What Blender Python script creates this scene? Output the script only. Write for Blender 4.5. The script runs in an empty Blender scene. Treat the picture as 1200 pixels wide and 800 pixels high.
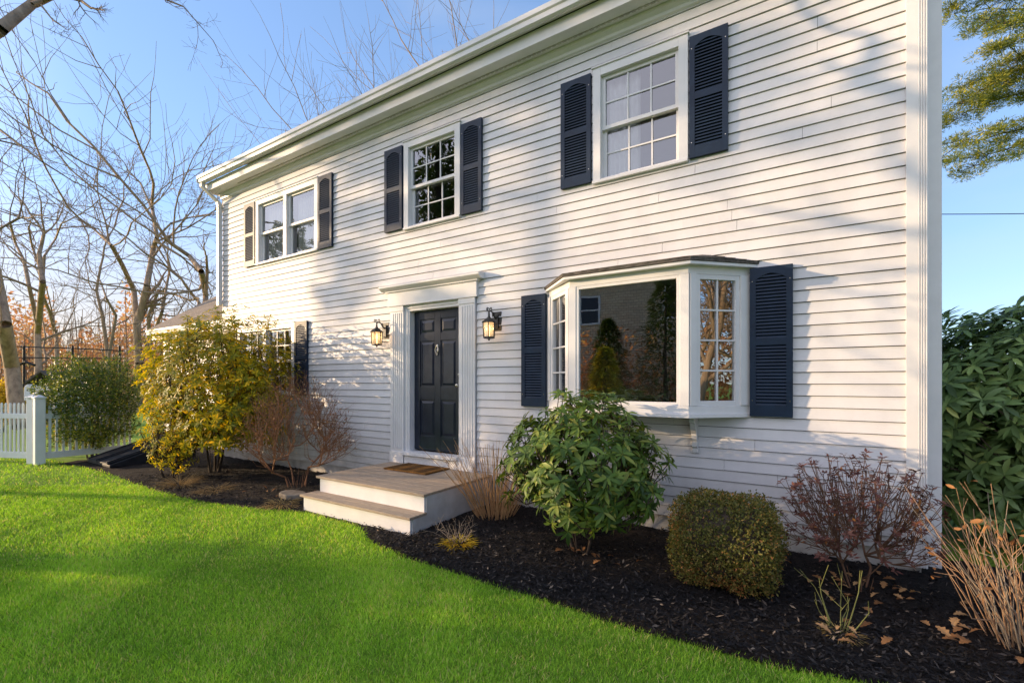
import bpy, math, random
import numpy as np
from mathutils import Vector, Matrix

# ------------------------------------------------------------------ basics
scene = bpy.context.scene
COL = scene.collection
EYE = Vector((0.0, -5.025, 1.6))
F_PX, YH = 547.3, 447.4
TH = math.atan(349.6 / 546.6)
FWD = Vector((-math.sin(TH), math.cos(TH), 0)); RGT = Vector((math.cos(TH), math.sin(TH), 0)); UP = Vector((0, 0, 1))
SUN_EL = math.radians(10.5)
SKYK = (.41, .465, .585); SKY_FILL = (1.36, 1.10, .90, 1)
SX, SY = -0.905, -0.425                      # horizontal direction towards the sun


def at(px, py, f):
    px, py, f = float(px), float(py), float(f)
    """real-world point f metres ahead of the viewpoint (used to read positions off the survey of the photo)"""
    return EYE + f * (FWD + RGT * ((px - 600) / F_PX) + UP * ((YH - py) / F_PX))


def tag(o, label=None, cat=None, group=None, kind=None):
    if label: o['label'] = label
    if cat: o['category'] = cat
    if group: o['group'] = group
    if kind: o['kind'] = kind
    return o


def empty(name, loc, label, cat, group=None, rz=0.0):
    o = bpy.data.objects.new(name, None); COL.objects.link(o)
    o.location = loc; o.rotation_euler = (0, 0, rz); o.empty_display_size = 0.1
    return tag(o, label, cat, group)


def link(name, me, mat, parent=None):
    o = bpy.data.objects.new(name, me); COL.objects.link(o)
    if mat is not None:
        if isinstance(mat, (list, tuple)):
            for m in mat: me.materials.append(m)
        else: me.materials.append(mat)
    if parent is not None: o.parent = parent
    return o


class MB:
    """collects quads/boxes/tubes, builds one mesh"""
    def __init__(s): s.v = []; s.f = []

    def add(s, vs, fs):
        b = len(s.v); s.v += [tuple(v) for v in vs]; s.f += [tuple(i + b for i in f) for f in fs]; return s

    def box(s, x0, x1, y0, y1, z0, z1):
        vs = [(x0, y0, z0), (x1, y0, z0), (x1, y1, z0), (x0, y1, z0), (x0, y0, z1), (x1, y0, z1), (x1, y1, z1), (x0, y1, z1)]
        return s.add(vs, [(0, 3, 2, 1), (4, 5, 6, 7), (0, 1, 5, 4), (1, 2, 6, 5), (2, 3, 7, 6), (3, 0, 4, 7)])

    def hexa(s, b, t):
        """bottom 4 pts, top 4 pts (ccw from above)"""
        return s.add(list(b) + list(t), [(0, 3, 2, 1), (4, 5, 6, 7), (0, 1, 5, 4), (1, 2, 6, 5), (2, 3, 7, 6), (3, 0, 4, 7)])

    def prism(s, poly, axis, a, b):
        """extrude 2D poly along axis ('x': poly is (y,z); 'y': (x,z); 'z': (x,y))"""
        n = len(poly)
        def mk(p, t): return (t, p[0], p[1]) if axis == 'x' else ((p[0], t, p[1]) if axis == 'y' else (p[0], p[1], t))
        vs = [mk(p, a) for p in poly] + [mk(p, b) for p in poly]
        fs = [tuple(range(n)), tuple(range(2 * n - 1, n - 1, -1))]
        for i in range(n):
            j = (i + 1) % n; fs.append((i, i + n, j + n, j))
        return s.add(vs, fs)

    def tube(s, pts, rad, n=8, cap=True):
        pts = [Vector(p) for p in pts]
        if not isinstance(rad, (list, tuple)): rad = [rad] * len(pts)
        ref = Vector((0, 0, 1)); rings = []; prev = None
        b = len(s.v)
        for i, p in enumerate(pts):
            t = (pts[min(i + 1, len(pts) - 1)] - pts[max(i - 1, 0)])
            if t.length < 1e-9: t = Vector((0, 0, 1))
            t.normalize()
            if prev is None:
                a = t.cross(ref if abs(t.z) < 0.9 else Vector((1, 0, 0))).normalized()
            else:
                a = prev - t * prev.dot(t)
                a = a.normalized() if a.length > 1e-6 else t.orthogonal().normalized()
            prev = a; c = t.cross(a)
            for k in range(n):
                an = 2 * math.pi * k / n
                s.v.append(tuple(p + (a * math.cos(an) + c * math.sin(an)) * rad[i]))
        for i in range(len(pts) - 1):
            for k in range(n):
                k2 = (k + 1) % n
                s.f.append((b + i * n + k, b + i * n + k2, b + (i + 1) * n + k2, b + (i + 1) * n + k))
        if cap:
            s.f.append(tuple(b + k for k in range(n - 1, -1, -1)))
            e = b + (len(pts) - 1) * n; s.f.append(tuple(e + k for k in range(n)))
        return s

    def lathe(s, prof, c, n=16):
        b = len(s.v)
        for r, z in prof:
            for k in range(n):
                a = 2 * math.pi * k / n; s.v.append((c[0] + r * math.cos(a), c[1] + r * math.sin(a), c[2] + z))
        for i in range(len(prof) - 1):
            for k in range(n):
                k2 = (k + 1) % n; s.f.append((b + i * n + k, b + i * n + k2, b + (i + 1) * n + k2, b + (i + 1) * n + k))
        s.f.append(tuple(b + k for k in range(n - 1, -1, -1))); e = b + (len(prof) - 1) * n
        s.f.append(tuple(e + k for k in range(n)))
        return s

    def build(s, name, mat, parent=None, smooth=False, bevel=0.0, off=None):
        if off is not None:
            ox, oy, oz = off; s.v = [(x - ox, y - oy, z - oz) for x, y, z in s.v]
        me = bpy.data.meshes.new(name); me.from_pydata(s.v, [], s.f); me.update()
        if smooth: me.polygons.foreach_set('use_smooth', [True] * len(me.polygons))
        o = link(name, me, mat, parent)
        if bevel:
            m = o.modifiers.new('bevel', 'BEVEL'); m.width = bevel; m.segments = 2; m.limit_method = 'ANGLE'
        return o


def np_mesh(name, V, faces, mat, parent=None, tint=None, smooth=False):
    """V (n,3); faces list of int arrays (m,k)"""
    me = bpy.data.meshes.new(name)
    V = np.asarray(V, dtype=np.float32)
    me.vertices.add(len(V)); me.vertices.foreach_set('co', V.ravel())
    loops = np.concatenate([f.ravel() for f in faces]).astype(np.int32)
    cnt = np.concatenate([np.full(len(f), f.shape[1], dtype=np.int32) for f in faces])
    st = np.zeros(len(cnt), dtype=np.int32); st[1:] = np.cumsum(cnt)[:-1]
    me.loops.add(len(loops)); me.loops.foreach_set('vertex_index', loops)
    me.polygons.add(len(cnt)); me.polygons.foreach_set('loop_start', st); me.polygons.foreach_set('loop_total', cnt)
    if smooth: me.polygons.foreach_set('use_smooth', np.ones(len(cnt), dtype=bool))
    if tint is not None:
        a = me.attributes.new('tint', 'FLOAT', 'POINT'); a.data.foreach_set('value', np.asarray(tint, dtype=np.float32))
    me.update(calc_edges=True); me.validate()
    return link(name, me, mat, parent)


def unit(a):
    return a / np.maximum(np.linalg.norm(a, axis=-1, keepdims=True), 1e-9)


def leaves(name, P, D, U, L, W, droop, tint, mat, parent=None, fold=0.12, big=True):
    """leaf blades: P base points, D directions, U rough up, L lengths, W widths"""
    P = np.asarray(P, float); N = len(P)
    D = unit(np.asarray(D, float)); U = np.asarray(U, float)
    S = unit(np.cross(D, U)); U = np.cross(S, D)
    L = np.broadcast_to(L, (N,)).astype(float); W = np.broadcast_to(W, (N,)).astype(float)
    dr = np.broadcast_to(droop, (N,)).astype(float)
    if big:
        T = [(0, 0, 0), (.38, .42, fold), (.36, 0, 0), (.38, -.42, fold), (.74, .40, fold), (.74, 0, 0), (.74, -.40, fold), (1, 0, 0)]
        Fc = [np.array([[0, 2, 1], [0, 3, 2], [4, 5, 7], [5, 6, 7]]), np.array([[1, 2, 5, 4], [2, 3, 6, 5]])]
    else:
        T = [(0, 0, 0), (.45, .5, 0), (1, 0, 0), (.45, -.5, 0)]
        Fc = [np.array([[0, 3, 2, 1]])]
    k = len(T); V = np.zeros((N, k, 3))
    for i, (x, y, z) in enumerate(T):
        V[:, i] = P + D * (L * x)[:, None] + S * (W * y)[:, None] + U * (W * z - dr * L * x * x)[:, None]
    base = (np.arange(N) * k)[:, None, None]
    faces = [(f[None] + base).reshape(-1, f.shape[1]) for f in Fc]
    t = np.repeat(np.broadcast_to(tint, (N,)), k)
    return np_mesh(name, V.reshape(-1, 3), faces, mat, parent, t, smooth=False)


def tubes_np(name, segs, mat, parent=None, n=4):
    """segs list of (p0,p1,r0,r1): fast tapered prisms"""
    A = np.array([list(s[0]) for s in segs], float); B = np.array([list(s[1]) for s in segs], float)
    ra = np.array([s[2] for s in segs]); rb = np.array([s[3] for s in segs])
    T = unit(B - A); ref = np.where(np.abs(T[:, 2:3]) < .9, np.array([[0, 0, 1.]]), np.array([[1., 0, 0]]))
    X = unit(np.cross(T, ref)); Y = np.cross(T, X); N = len(A)
    V = np.zeros((N, 2 * n, 3))
    for k in range(n):
        a = 2 * math.pi * k / n; d = X * math.cos(a) + Y * math.sin(a)
        V[:, k] = A + d * ra[:, None]; V[:, n + k] = B + d * rb[:, None]
    f = np.array([[k, (k + 1) % n, n + (k + 1) % n, n + k] for k in range(n)])
    faces = [(f[None] + (np.arange(N) * 2 * n)[:, None, None]).reshape(-1, 4)]
    return np_mesh(name, V.reshape(-1, 3), faces, mat, parent, smooth=True)


# ------------------------------------------------------------------ materials
def mat(name, fn):
    m = bpy.data.materials.new(name); m.use_nodes = True
    nt = m.node_tree; nt.nodes.clear(); out = nt.nodes.new('ShaderNodeOutputMaterial')
    fn(nt, out); return m


def nd(nt, t, **kw):
    n = nt.nodes.new(t)
    for k, v in kw.items():
        if k in n.inputs: n.inputs[k].default_value = v
        else: setattr(n, k, v)
    return n


def ramp(nt, fac, stops):
    r = nt.nodes.new('ShaderNodeValToRGB'); e = r.color_ramp.elements
    while len(e) < len(stops): e.new(0.5)
    for i, (p, c) in enumerate(stops): e[i].position = p; e[i].color = (*c, 1)
    nt.links.new(fac, r.inputs[0]); return r.outputs[0]


def noise(nt, scale, detail=4, vec=None, rough=0.6):
    n = nd(nt, 'ShaderNodeTexNoise'); n.inputs['Scale'].default_value = scale; n.inputs['Detail'].default_value = detail
    n.inputs['Roughness'].default_value = rough
    if vec is not None: nt.links.new(vec, n.inputs['Vector'])
    return n.outputs['Fac']


def gco(nt, scale=(1, 1, 1)):
    c = nd(nt, 'ShaderNodeNewGeometry'); mp = nd(nt, 'ShaderNodeMapping'); mp.inputs['Scale'].default_value = scale
    nt.links.new(c.outputs['Position'], mp.inputs['Vector']); return mp.outputs['Vector']


def bsdf(nt, out, color=None, rough=0.6, spec=0.5, bump=None, bstr=0.3, bdist=0.01, metal=0.0):
    p = nd(nt, 'ShaderNodeBsdfPrincipled'); p.inputs['Roughness'].default_value = rough
    p.inputs['Specular IOR Level'].default_value = spec; p.inputs['Metallic'].default_value = metal
    if color is not None:
        if isinstance(color, tuple): p.inputs['Base Color'].default_value = (*color, 1)
        else: nt.links.new(color, p.inputs['Base Color'])
    if bump is not None:
        b = nd(nt, 'ShaderNodeBump'); b.inputs['Strength'].default_value = bstr; b.inputs['Distance'].default_value = bdist
        nt.links.new(bump, b.inputs['Height']); nt.links.new(b.outputs[0], p.inputs['Normal'])
    nt.links.new(p.outputs[0], out.inputs[0]); return p


def simple(name, c1, c2, scale=6, rough=0.6, spec=0.5, bstr=0.0, bscale=None, vec=(1, 1, 1), bdist=0.005, metal=0.0, detail=5):
    def fn(nt, out):
        v = gco(nt, vec)
        col = ramp(nt, noise(nt, scale, detail, v), [(0.3, c1), (0.7, c2)])
        bsdf(nt, out, col, rough, spec, noise(nt, bscale or scale * 4, 3, v) if bstr else None, bstr, bdist, metal)
    return mat(name, fn)


def leafmat(name, stops, rough=0.45, trans=0.3, spec=0.4, tcol=None, gain=1.5):
    stops = [(p, tuple(min(.8, c * gain) for c in col)) for p, col in stops]
    def fn(nt, out):
        a = nd(nt, 'ShaderNodeAttribute'); a.attribute_name = 'tint'
        col = ramp(nt, a.outputs['Fac'], stops)
        p = nd(nt, 'ShaderNodeBsdfPrincipled'); p.inputs['Roughness'].default_value = rough; p.inputs['Specular IOR Level'].default_value = spec
        nt.links.new(col, p.inputs['Base Color'])
        t = nd(nt, 'ShaderNodeBsdfTranslucent')
        mm = nd(nt, 'ShaderNodeMix'); mm.data_type = 'RGBA'; mm.blend_type = 'MULTIPLY'; mm.inputs[0].default_value = 1.0
        nt.links.new(col, mm.inputs[6]); mm.inputs[7].default_value = (*(tcol or (1.5, 1.4, .5)), 1)
        nt.links.new(mm.outputs[2], t.inputs['Color'])
        m = nd(nt, 'ShaderNodeMixShader'); m.inputs[0].default_value = trans
        nt.links.new(p.outputs[0], m.inputs[1]); nt.links.new(t.outputs[0], m.inputs[2]); nt.links.new(m.outputs[0], out.inputs[0])
    return mat(name, fn)


def _siding(nt, out):
    v = gco(nt, (1, 1, 6)); v2 = gco(nt, (.7, 1, .25))
    g = noise(nt, 30, 6, v); s = noise(nt, 2.2, 5, v2)
    c = ramp(nt, s, [(0.25, (.575, .567, .572)), (0.6, (.70, .688, .692))])
    c2 = ramp(nt, g, [(0.28, (.80, .79, .76)), (0.42, (1, 1, 1))])
    mm = nd(nt, 'ShaderNodeMix'); mm.data_type = 'RGBA'; mm.blend_type = 'MULTIPLY'; mm.inputs[0].default_value = .35
    nt.links.new(c, mm.inputs[6]); nt.links.new(c2, mm.inputs[7])
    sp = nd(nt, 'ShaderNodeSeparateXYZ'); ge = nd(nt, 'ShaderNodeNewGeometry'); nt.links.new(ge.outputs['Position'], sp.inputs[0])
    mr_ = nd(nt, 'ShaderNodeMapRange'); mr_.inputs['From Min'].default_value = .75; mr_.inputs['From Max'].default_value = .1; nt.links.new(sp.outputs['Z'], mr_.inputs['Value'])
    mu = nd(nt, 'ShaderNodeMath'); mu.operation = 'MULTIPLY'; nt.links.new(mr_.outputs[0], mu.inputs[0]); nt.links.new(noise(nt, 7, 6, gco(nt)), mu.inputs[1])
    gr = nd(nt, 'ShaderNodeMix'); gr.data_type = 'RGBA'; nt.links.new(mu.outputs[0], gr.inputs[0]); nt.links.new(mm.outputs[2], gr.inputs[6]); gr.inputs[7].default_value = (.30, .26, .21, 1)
    def mth(op, a, v):
        q = nd(nt, 'ShaderNodeMath'); q.operation = op; nt.links.new(a, q.inputs[0]); q.inputs[1].default_value = v; return q.outputs[0]
    row = mth('FLOOR', mth('DIVIDE', mth('SUBTRACT', sp.outputs['Z'], .20), .1065), 0)
    seg = nd(nt, 'ShaderNodeMath'); seg.operation = 'ADD'; nt.links.new(mth('DIVIDE', sp.outputs['X'], 3.1), seg.inputs[0]); nt.links.new(mth('MULTIPLY', row, .37), seg.inputs[1])
    cx = nd(nt, 'ShaderNodeCombineXYZ'); nt.links.new(row, cx.inputs[0]); nt.links.new(mth('FLOOR', seg.outputs[0], 0), cx.inputs[1])
    wn = nd(nt, 'ShaderNodeTexWhiteNoise'); wn.noise_dimensions = '3D'; nt.links.new(cx.outputs[0], wn.inputs['Vector'])
    tone = ramp(nt, wn.outputs['Value'], [(0, (.925, .925, .93)), (1, (1, 1, 1))])
    fin = nd(nt, 'ShaderNodeMix'); fin.data_type = 'RGBA'; fin.blend_type = 'MULTIPLY'; fin.inputs[0].default_value = 1; nt.links.new(gr.outputs[2], fin.inputs[6]); nt.links.new(tone, fin.inputs[7])
    bsdf(nt, out, fin.outputs[2], 0.5, 0.35, g, 0.25, 0.004)
M_SIDING = mat('white_clapboard_paint', _siding)
M_TRIM = simple('white_trim_paint', (.66, .650, .648), (.73, .718, .715), 5, .42, .4, .12, 40, bdist=.002)
M_SHUT = simple('navy_shutter_paint', (.005, .015, .036), (.009, .026, .056), 9, .5, .3, .1, 60, bdist=.002)
M_DOOR = simple('navy_door_gloss', (.010, .014, .026), (.018, .024, .040), 7, .2, .4, .05, 25, bdist=.002)
M_ROOF = simple('roof_shingle', (.05, .045, .04), (.16, .14, .12), 14, .9, .2, .6, 30, (1, 3, 3), .02)
M_WROOF = simple('tan_wing_shingle', (.15, .12, .09), (.36, .30, .24), 14, .9, .2, .6, 30, (1, 3, 3), .02)
M_FOUND = simple('concrete_foundation', (.34, .32, .29), (.55, .52, .48), 5, .9, .2, .5, 40, bdist=.01)
M_IRON = simple('black_iron', (.012, .011, .010), (.03, .027, .024), 30, .4, .5, .2, 80, bdist=.002)
M_BRASS = simple('aged_nickel', (.45, .42, .36), (.6, .56, .48), 30, .25, .5, metal=1.0)
M_INT = simple('interior_plaster', (.34, .30, .25), (.44, .39, .32), 2, .9, .1)
M_CURT = simple('white_curtain', (.72, .72, .72), (.85, .85, .85), 6, .9, .1, .3, 60)
M_WOODIN = simple('dark_furniture_wood', (.06, .025, .012), (.13, .05, .02), 4, .4, .4)
M_BULK = simple('black_painted_steel', (.010, .012, .017), (.026, .028, .036), 8, .6, .3, .15, 30)
M_FENCE = simple('white_vinyl', (.74, .74, .74), (.82, .82, .82), 4, .4, .4)
M_COIR = simple('coir_mat', (.10, .045, .012), (.30, .15, .045), 60, .95, .1, .9, 300, bdist=.01)
M_STONE = simple('flat_stone', (.11, .095, .08), (.24, .21, .17), 9, .9, .2, .5, 40)
M_WIRE = simple('black_cable', (.012, .012, .012), (.02, .02, .02), 10, .6, .3)
M_GRANITE = simple('painted_sill', (.62, .61, .60), (.76, .75, .74), 30, .6, .3, .2, 90)


def _deck(nt, out):
    v = gco(nt, (1.2, 14, 14)); v2 = gco(nt)
    g = noise(nt, 9, 7, v, .7); s = noise(nt, 2.5, 4, v2)
    c = ramp(nt, g, [(0.25, (.20, .15, .105)), (0.5, (.38, .30, .22)), (0.75, (.49, .41, .31))])
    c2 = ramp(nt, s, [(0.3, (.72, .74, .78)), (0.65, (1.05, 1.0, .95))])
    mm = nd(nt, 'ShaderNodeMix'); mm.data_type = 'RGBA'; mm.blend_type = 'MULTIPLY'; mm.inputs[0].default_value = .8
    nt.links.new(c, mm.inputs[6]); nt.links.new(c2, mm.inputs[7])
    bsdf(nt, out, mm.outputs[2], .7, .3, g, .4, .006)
M_DECK = mat('weathered_deck_wood', _deck)


def _brick(nt, out):
    v = gco(nt)
    b = nd(nt, 'ShaderNodeTexBrick'); b.inputs['Scale'].default_value = 4.5
    rot = nd(nt, 'ShaderNodeMapping'); rot.inputs['Rotation'].default_value = (math.radians(90), 0, 0)
    nt.links.new(v, rot.inputs[0]); nt.links.new(rot.outputs[0], b.inputs['Vector'])
    b.inputs['Color1'].default_value = (.26, .10, .055, 1); b.inputs['Color2'].default_value = (.33, .15, .09, 1); b.inputs['Mortar'].default_value = (.35, .31, .27, 1)
    bsdf(nt, out, b.outputs['Color'], .85, .2)
M_BRICK = mat('chimney_brick', _brick)


def _shingwall(nt, out):
    v = gco(nt); rot = nd(nt, 'ShaderNodeMapping'); rot.inputs['Rotation'].default_value = (math.radians(90), 0, 0)
    nt.links.new(v, rot.inputs[0])
    b = nd(nt, 'ShaderNodeTexBrick'); b.inputs['Scale'].default_value = 2.1; nt.links.new(rot.outputs[0], b.inputs['Vector'])
    b.inputs['Color1'].default_value = (.56, .41, .27, 1); b.inputs['Color2'].default_value = (.72, .55, .37, 1); b.inputs['Mortar'].default_value = (.20, .16, .12, 1)
    bsdf(nt, out, b.outputs['Color'], .85, .2)
M_SHINGWALL = mat('weathered_wall_shingles', _shingwall)


def _glass(nt, out, mul=1.3, add=.07):
    f = nd(nt, 'ShaderNodeFresnel'); f.inputs['IOR'].default_value = 1.75
    n = noise(nt, 1.7, 2, gco(nt)); b = nd(nt, 'ShaderNodeBump'); b.inputs['Strength'].default_value = .05; b.inputs['Distance'].default_value = .02
    nt.links.new(n, b.inputs['Height'])
    g = nd(nt, 'ShaderNodeBsdfGlossy'); g.inputs['Roughness'].default_value = 0.0; g.inputs['Color'].default_value = (.95, .97, 1, 1)
    nt.links.new(b.outputs[0], g.inputs['Normal'])
    t = nd(nt, 'ShaderNodeBsdfTransparent'); t.inputs['Color'].default_value = (.82, .85, .84, 1)
    ma = nd(nt, 'ShaderNodeMath'); ma.operation = 'MULTIPLY_ADD'; ma.inputs[1].default_value = mul; ma.inputs[2].default_value = add; ma.use_clamp = True
    nt.links.new(f.outputs[0], ma.inputs[0])
    m = nd(nt, 'ShaderNodeMixShader'); nt.links.new(ma.outputs[0], m.inputs[0]); nt.links.new(t.outputs[0], m.inputs[1]); nt.links.new(g.outputs[0], m.inputs[2])
    nt.links.new(m.outputs[0], out.inputs[0])
M_GLASS = mat('window_glass', _glass)
M_BGLASS = mat('bay_window_glass', lambda nt, out: _glass(nt, out, 1.7, .22))


def _lglass(nt, out):
    g = nd(nt, 'ShaderNodeBsdfGlossy'); g.inputs['Roughness'].default_value = .15
    t = nd(nt, 'ShaderNodeBsdfTransparent'); t.inputs['Color'].default_value = (.92, .85, .72, 1)
    d = nd(nt, 'ShaderNodeBsdfTranslucent'); d.inputs['Color'].default_value = (.9, .8, .6, 1)
    m1 = nd(nt, 'ShaderNodeMixShader'); m1.inputs[0].default_value = .3
    nt.links.new(t.outputs[0], m1.inputs[1]); nt.links.new(d.outputs[0], m1.inputs[2])
    m = nd(nt, 'ShaderNodeMixShader'); m.inputs[0].default_value = .12
    nt.links.new(m1.outputs[0], m.inputs[1]); nt.links.new(g.outputs[0], m.inputs[2]); nt.links.new(m.outputs[0], out.inputs[0])
M_LGLASS = mat('seeded_lantern_glass', _lglass)


def _bulb(nt, out):
    e = nd(nt, 'ShaderNodeEmission'); e.inputs['Color'].default_value = (1, .62, .25, 1); e.inputs['Strength'].default_value = 5
    nt.links.new(e.outputs[0], out.inputs[0])
M_BULB = mat('lit_bulb', _bulb)


def _mulch(nt, out):
    v = gco(nt)
    a = noise(nt, 55, 6, v, .75); b = noise(nt, 3, 4, v)
    c = ramp(nt, a, [(0.35, (.006, .005, .005)), (0.58, (.022, .018, .016)), (0.78, (.075, .058, .046))])
    c2 = ramp(nt, b, [(0.35, (.75, .75, .78)), (0.7, (1.5, 1.25, 1.05))])
    mm = nd(nt, 'ShaderNodeMix'); mm.data_type = 'RGBA'; mm.blend_type = 'MULTIPLY'; mm.inputs[0].default_value = 1
    nt.links.new(c, mm.inputs[6]); nt.links.new(c2, mm.inputs[7])
    bsdf(nt, out, mm.outputs[2], .85, .25, a, 1.0, .03)
M_MULCH = mat('black_mulch', _mulch)


def _ground(nt, out):
    v = gco(nt)
    a = noise(nt, .5, 5, v); b = noise(nt, 40, 4, v)
    c = ramp(nt, a, [(0.3, (.17, .29, .030)), (0.7, (.25, .38, .040))])
    c2 = ramp(nt, b, [(0.3, (.6, .6, .6)), (0.7, (1.15, 1.15, 1.1))])
    mm = nd(nt, 'ShaderNodeMix'); mm.data_type = 'RGBA'; mm.blend_type = 'MULTIPLY'; mm.inputs[0].default_value = 1
    nt.links.new(c, mm.inputs[6]); nt.links.new(c2, mm.inputs[7])
    bsdf(nt, out, mm.outputs[2], .9, .2, b, .6, .03)
M_GROUND = mat('lawn_turf', _ground)

M_BARK = simple('grey_brown_bark', (.19, .135, .090), (.44, .32, .21), 7, .9, .15, .6, 20, (1, 1, .25), .02)
M_BARKD = simple('dark_bark', (.035, .026, .020), (.10, .075, .055), 9, .9, .15, .4, 25)
M_TWIG = simple('tan_dry_stems', (.21, .125, .075), (.50, .30, .17), 9, .8, .2)
M_TWIGG = simple('grey_dry_stems', (.22, .17, .12), (.42, .33, .24), 14, .8, .2)
M_TWIGR = simple('red_brown_stems', (.11, .060, .038), (.22, .125, .08), 14, .8, .2)
M_TWIGY = simple('orange_tan_stems', (.32, .17, .08), (.62, .37, .17), 9, .8, .2)
M_TWIGO = simple('orange_brown_twigs', (.15, .072, .040), (.32, .165, .088), 14, .8, .2)
M_GRASS = leafmat('grass_blades', [(0, (.028, .058, .007)), (.5, (.094, .165, .013)), (.85, (.160, .232, .026)), (1, (.22, .175, .075))], .55, .4, .2, (1.2, 1.25, .4), gain=3.6)
M_RHODO = leafmat('rhododendron_leaves', [(0, (.018, .036, .008)), (.5, (.048, .086, .014)), (.85, (.100, .142, .022)), (1, (.16, .17, .035))], .48, .2, .28, gain=1.7)
M_RHODO2 = leafmat('shaded_rhododendron_leaves', [(0, (.022, .036, .014)), (.5, (.055, .086, .030)), (.85, (.105, .142, .045)), (1, (.16, .17, .05))], .42, .2, .35, gain=3.1)
M_LAUREL = leafmat('laurel_leaves', [(0, (.036, .050, .006)), (.45, (.105, .118, .009)), (.8, (.23, .20, .010)), (1, (.42, .27, .015))], .5, .38, .22, gain=1.75)
M_BOX = leafmat('boxwood_leaves', [(0, (.020, .024, .006)), (.45, (.058, .062, .013)), (.75, (.112, .080, .022)), (1, (.22, .080, .028))], .5, .2, .22, gain=2.1)
M_AZAL = leafmat('azalea_leaves', [(0, (.045, .018, .016)), (.5, (.100, .038, .028)), (.85, (.17, .075, .045)), (1, (.36, .14, .03))], .5, .2, .3, (1.3, 1, .8))
M_HEDGE = leafmat('hedge_leaves', [(0, (.016, .034, .008)), (.5, (.040, .075, .012)), (.85, (.13, .15, .02)), (1, (.34, .30, .05))], .42, .28, .4)
M_PINE = leafmat('pine_needles', [(0, (.020, .035, .010)), (.5, (.070, .085, .018)), (.85, (.20, .17, .02)), (1, (.40, .28, .02))], .5, .35, .25, gain=2.5)
M_DRYLEAF = leafmat('dead_oak_leaves', [(0, (.10, .045, .018)), (.5, (.24, .115, .045)), (1, (.42, .25, .11))], .7, .2, .2, (1.2, 1, .7))
M_STRAW = leafmat('dry_straw', [(0, (.16, .11, .05)), (.5, (.34, .24, .10)), (1, (.55, .38, .11))], .7, .25, .2, (1.2, 1, .7))
M_BRUSH = leafmat('russet_woods', [(0, (.16, .075, .035)), (.5, (.34, .165, .07)), (1, (.50, .30, .12))], .8, .3, .1, (1.2, 1, .7), gain=2.0)
M_CHIP = leafmat('mulch_chips', [(0, (.006, .005, .005)), (.6, (.016, .014, .013)), (.9, (.050, .040, .033)), (1, (.19, .14, .095))], .8, 0.0, .25)
M_YELLOW = leafmat('yellow_shrub', [(0, (.16, .12, .01)), (.5, (.38, .27, .02)), (1, (.60, .40, .03))], .5, .35, .3)

# ------------------------------------------------------------------ world, sun, camera
w = bpy.data.worlds.new('World'); scene.world = w; w.use_nodes = True
nt = w.node_tree; bg = nt.nodes['Background']
sky = nt.nodes.new('ShaderNodeTexSky'); sky.sky_type = 'NISHITA'; sky.sun_disc = False
sky.sun_elevation = SUN_EL; sky.sun_rotation = math.atan2(SX, SY)
sky.air_density = 1.0; sky.dust_density = 0.3; sky.ozone_density = 3.0; sky.altitude = 50
# warm glow added to the sky behind the viewpoint to brighten the shaded wall
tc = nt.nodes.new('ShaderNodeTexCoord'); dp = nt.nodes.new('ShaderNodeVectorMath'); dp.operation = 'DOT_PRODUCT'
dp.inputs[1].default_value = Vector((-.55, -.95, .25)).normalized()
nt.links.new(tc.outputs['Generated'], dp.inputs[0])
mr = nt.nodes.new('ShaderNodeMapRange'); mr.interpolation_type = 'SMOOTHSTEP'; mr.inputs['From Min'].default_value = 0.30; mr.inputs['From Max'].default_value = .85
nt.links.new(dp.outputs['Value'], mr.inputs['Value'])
cn = nt.nodes.new('ShaderNodeTexNoise'); cn.inputs['Scale'].default_value = 2.2; cn.inputs['Detail'].default_value = 6
cmap = nt.nodes.new('ShaderNodeMapping'); cmap.inputs['Scale'].default_value = (1, 1, 4); nt.links.new(tc.outputs['Generated'], cmap.inputs[0]); nt.links.new(cmap.outputs[0], cn.inputs['Vector'])
tint = nt.nodes.new('ShaderNodeMix'); tint.data_type = 'RGBA'; tint.blend_type = 'MULTIPLY'; tint.inputs[0].default_value = 1
gam = nt.nodes.new('ShaderNodeGamma'); gam.inputs[1].default_value = .6; nt.links.new(sky.outputs[0], gam.inputs[0])
nt.links.new(gam.outputs[0], tint.inputs[6]); tint.inputs[7].default_value = (*SKYK, 1)
glow = nt.nodes.new('ShaderNodeMix'); glow.data_type = 'RGBA'; glow.blend_type = 'ADD'
nt.links.new(mr.outputs[0], glow.inputs[0]); nt.links.new(tint.outputs[2], glow.inputs[6]); glow.inputs[7].default_value = SKY_FILL
# low warm band near the horizon on the sun side
sz = nt.nodes.new('ShaderNodeSeparateXYZ'); nt.links.new(tc.outputs['Generated'], sz.inputs[0])
m1 = nt.nodes.new('ShaderNodeMapRange'); m1.inputs['From Min'].default_value = .30; m1.inputs['From Max'].default_value = .0; nt.links.new(sz.outputs['Z'], m1.inputs['Value'])
m2_ = nt.nodes.new('ShaderNodeMapRange'); m2_.inputs['From Min'].default_value = -.55; m2_.inputs['From Max'].default_value = -1.0; nt.links.new(sz.outputs['X'], m2_.inputs['Value'])
mx_ = nt.nodes.new('ShaderNodeMath'); mx_.operation = 'MULTIPLY'; nt.links.new(m1.outputs[0], mx_.inputs[0]); nt.links.new(m2_.outputs[0], mx_.inputs[1])
glow0 = glow; glow = nt.nodes.new('ShaderNodeMix'); glow.data_type = 'RGBA'; glow.blend_type = 'MIX'
nt.links.new(mx_.outputs[0], glow.inputs[0]); nt.links.new(glow0.outputs[2], glow.inputs[6]); glow.inputs[7].default_value = (1.0, .76, .55, 1)
ci = nt.nodes.new('ShaderNodeMapRange'); ci.inputs['From Min'].default_value = .5; ci.inputs['From Max'].default_value = .8; ci.inputs['To Max'].default_value = .22
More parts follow.
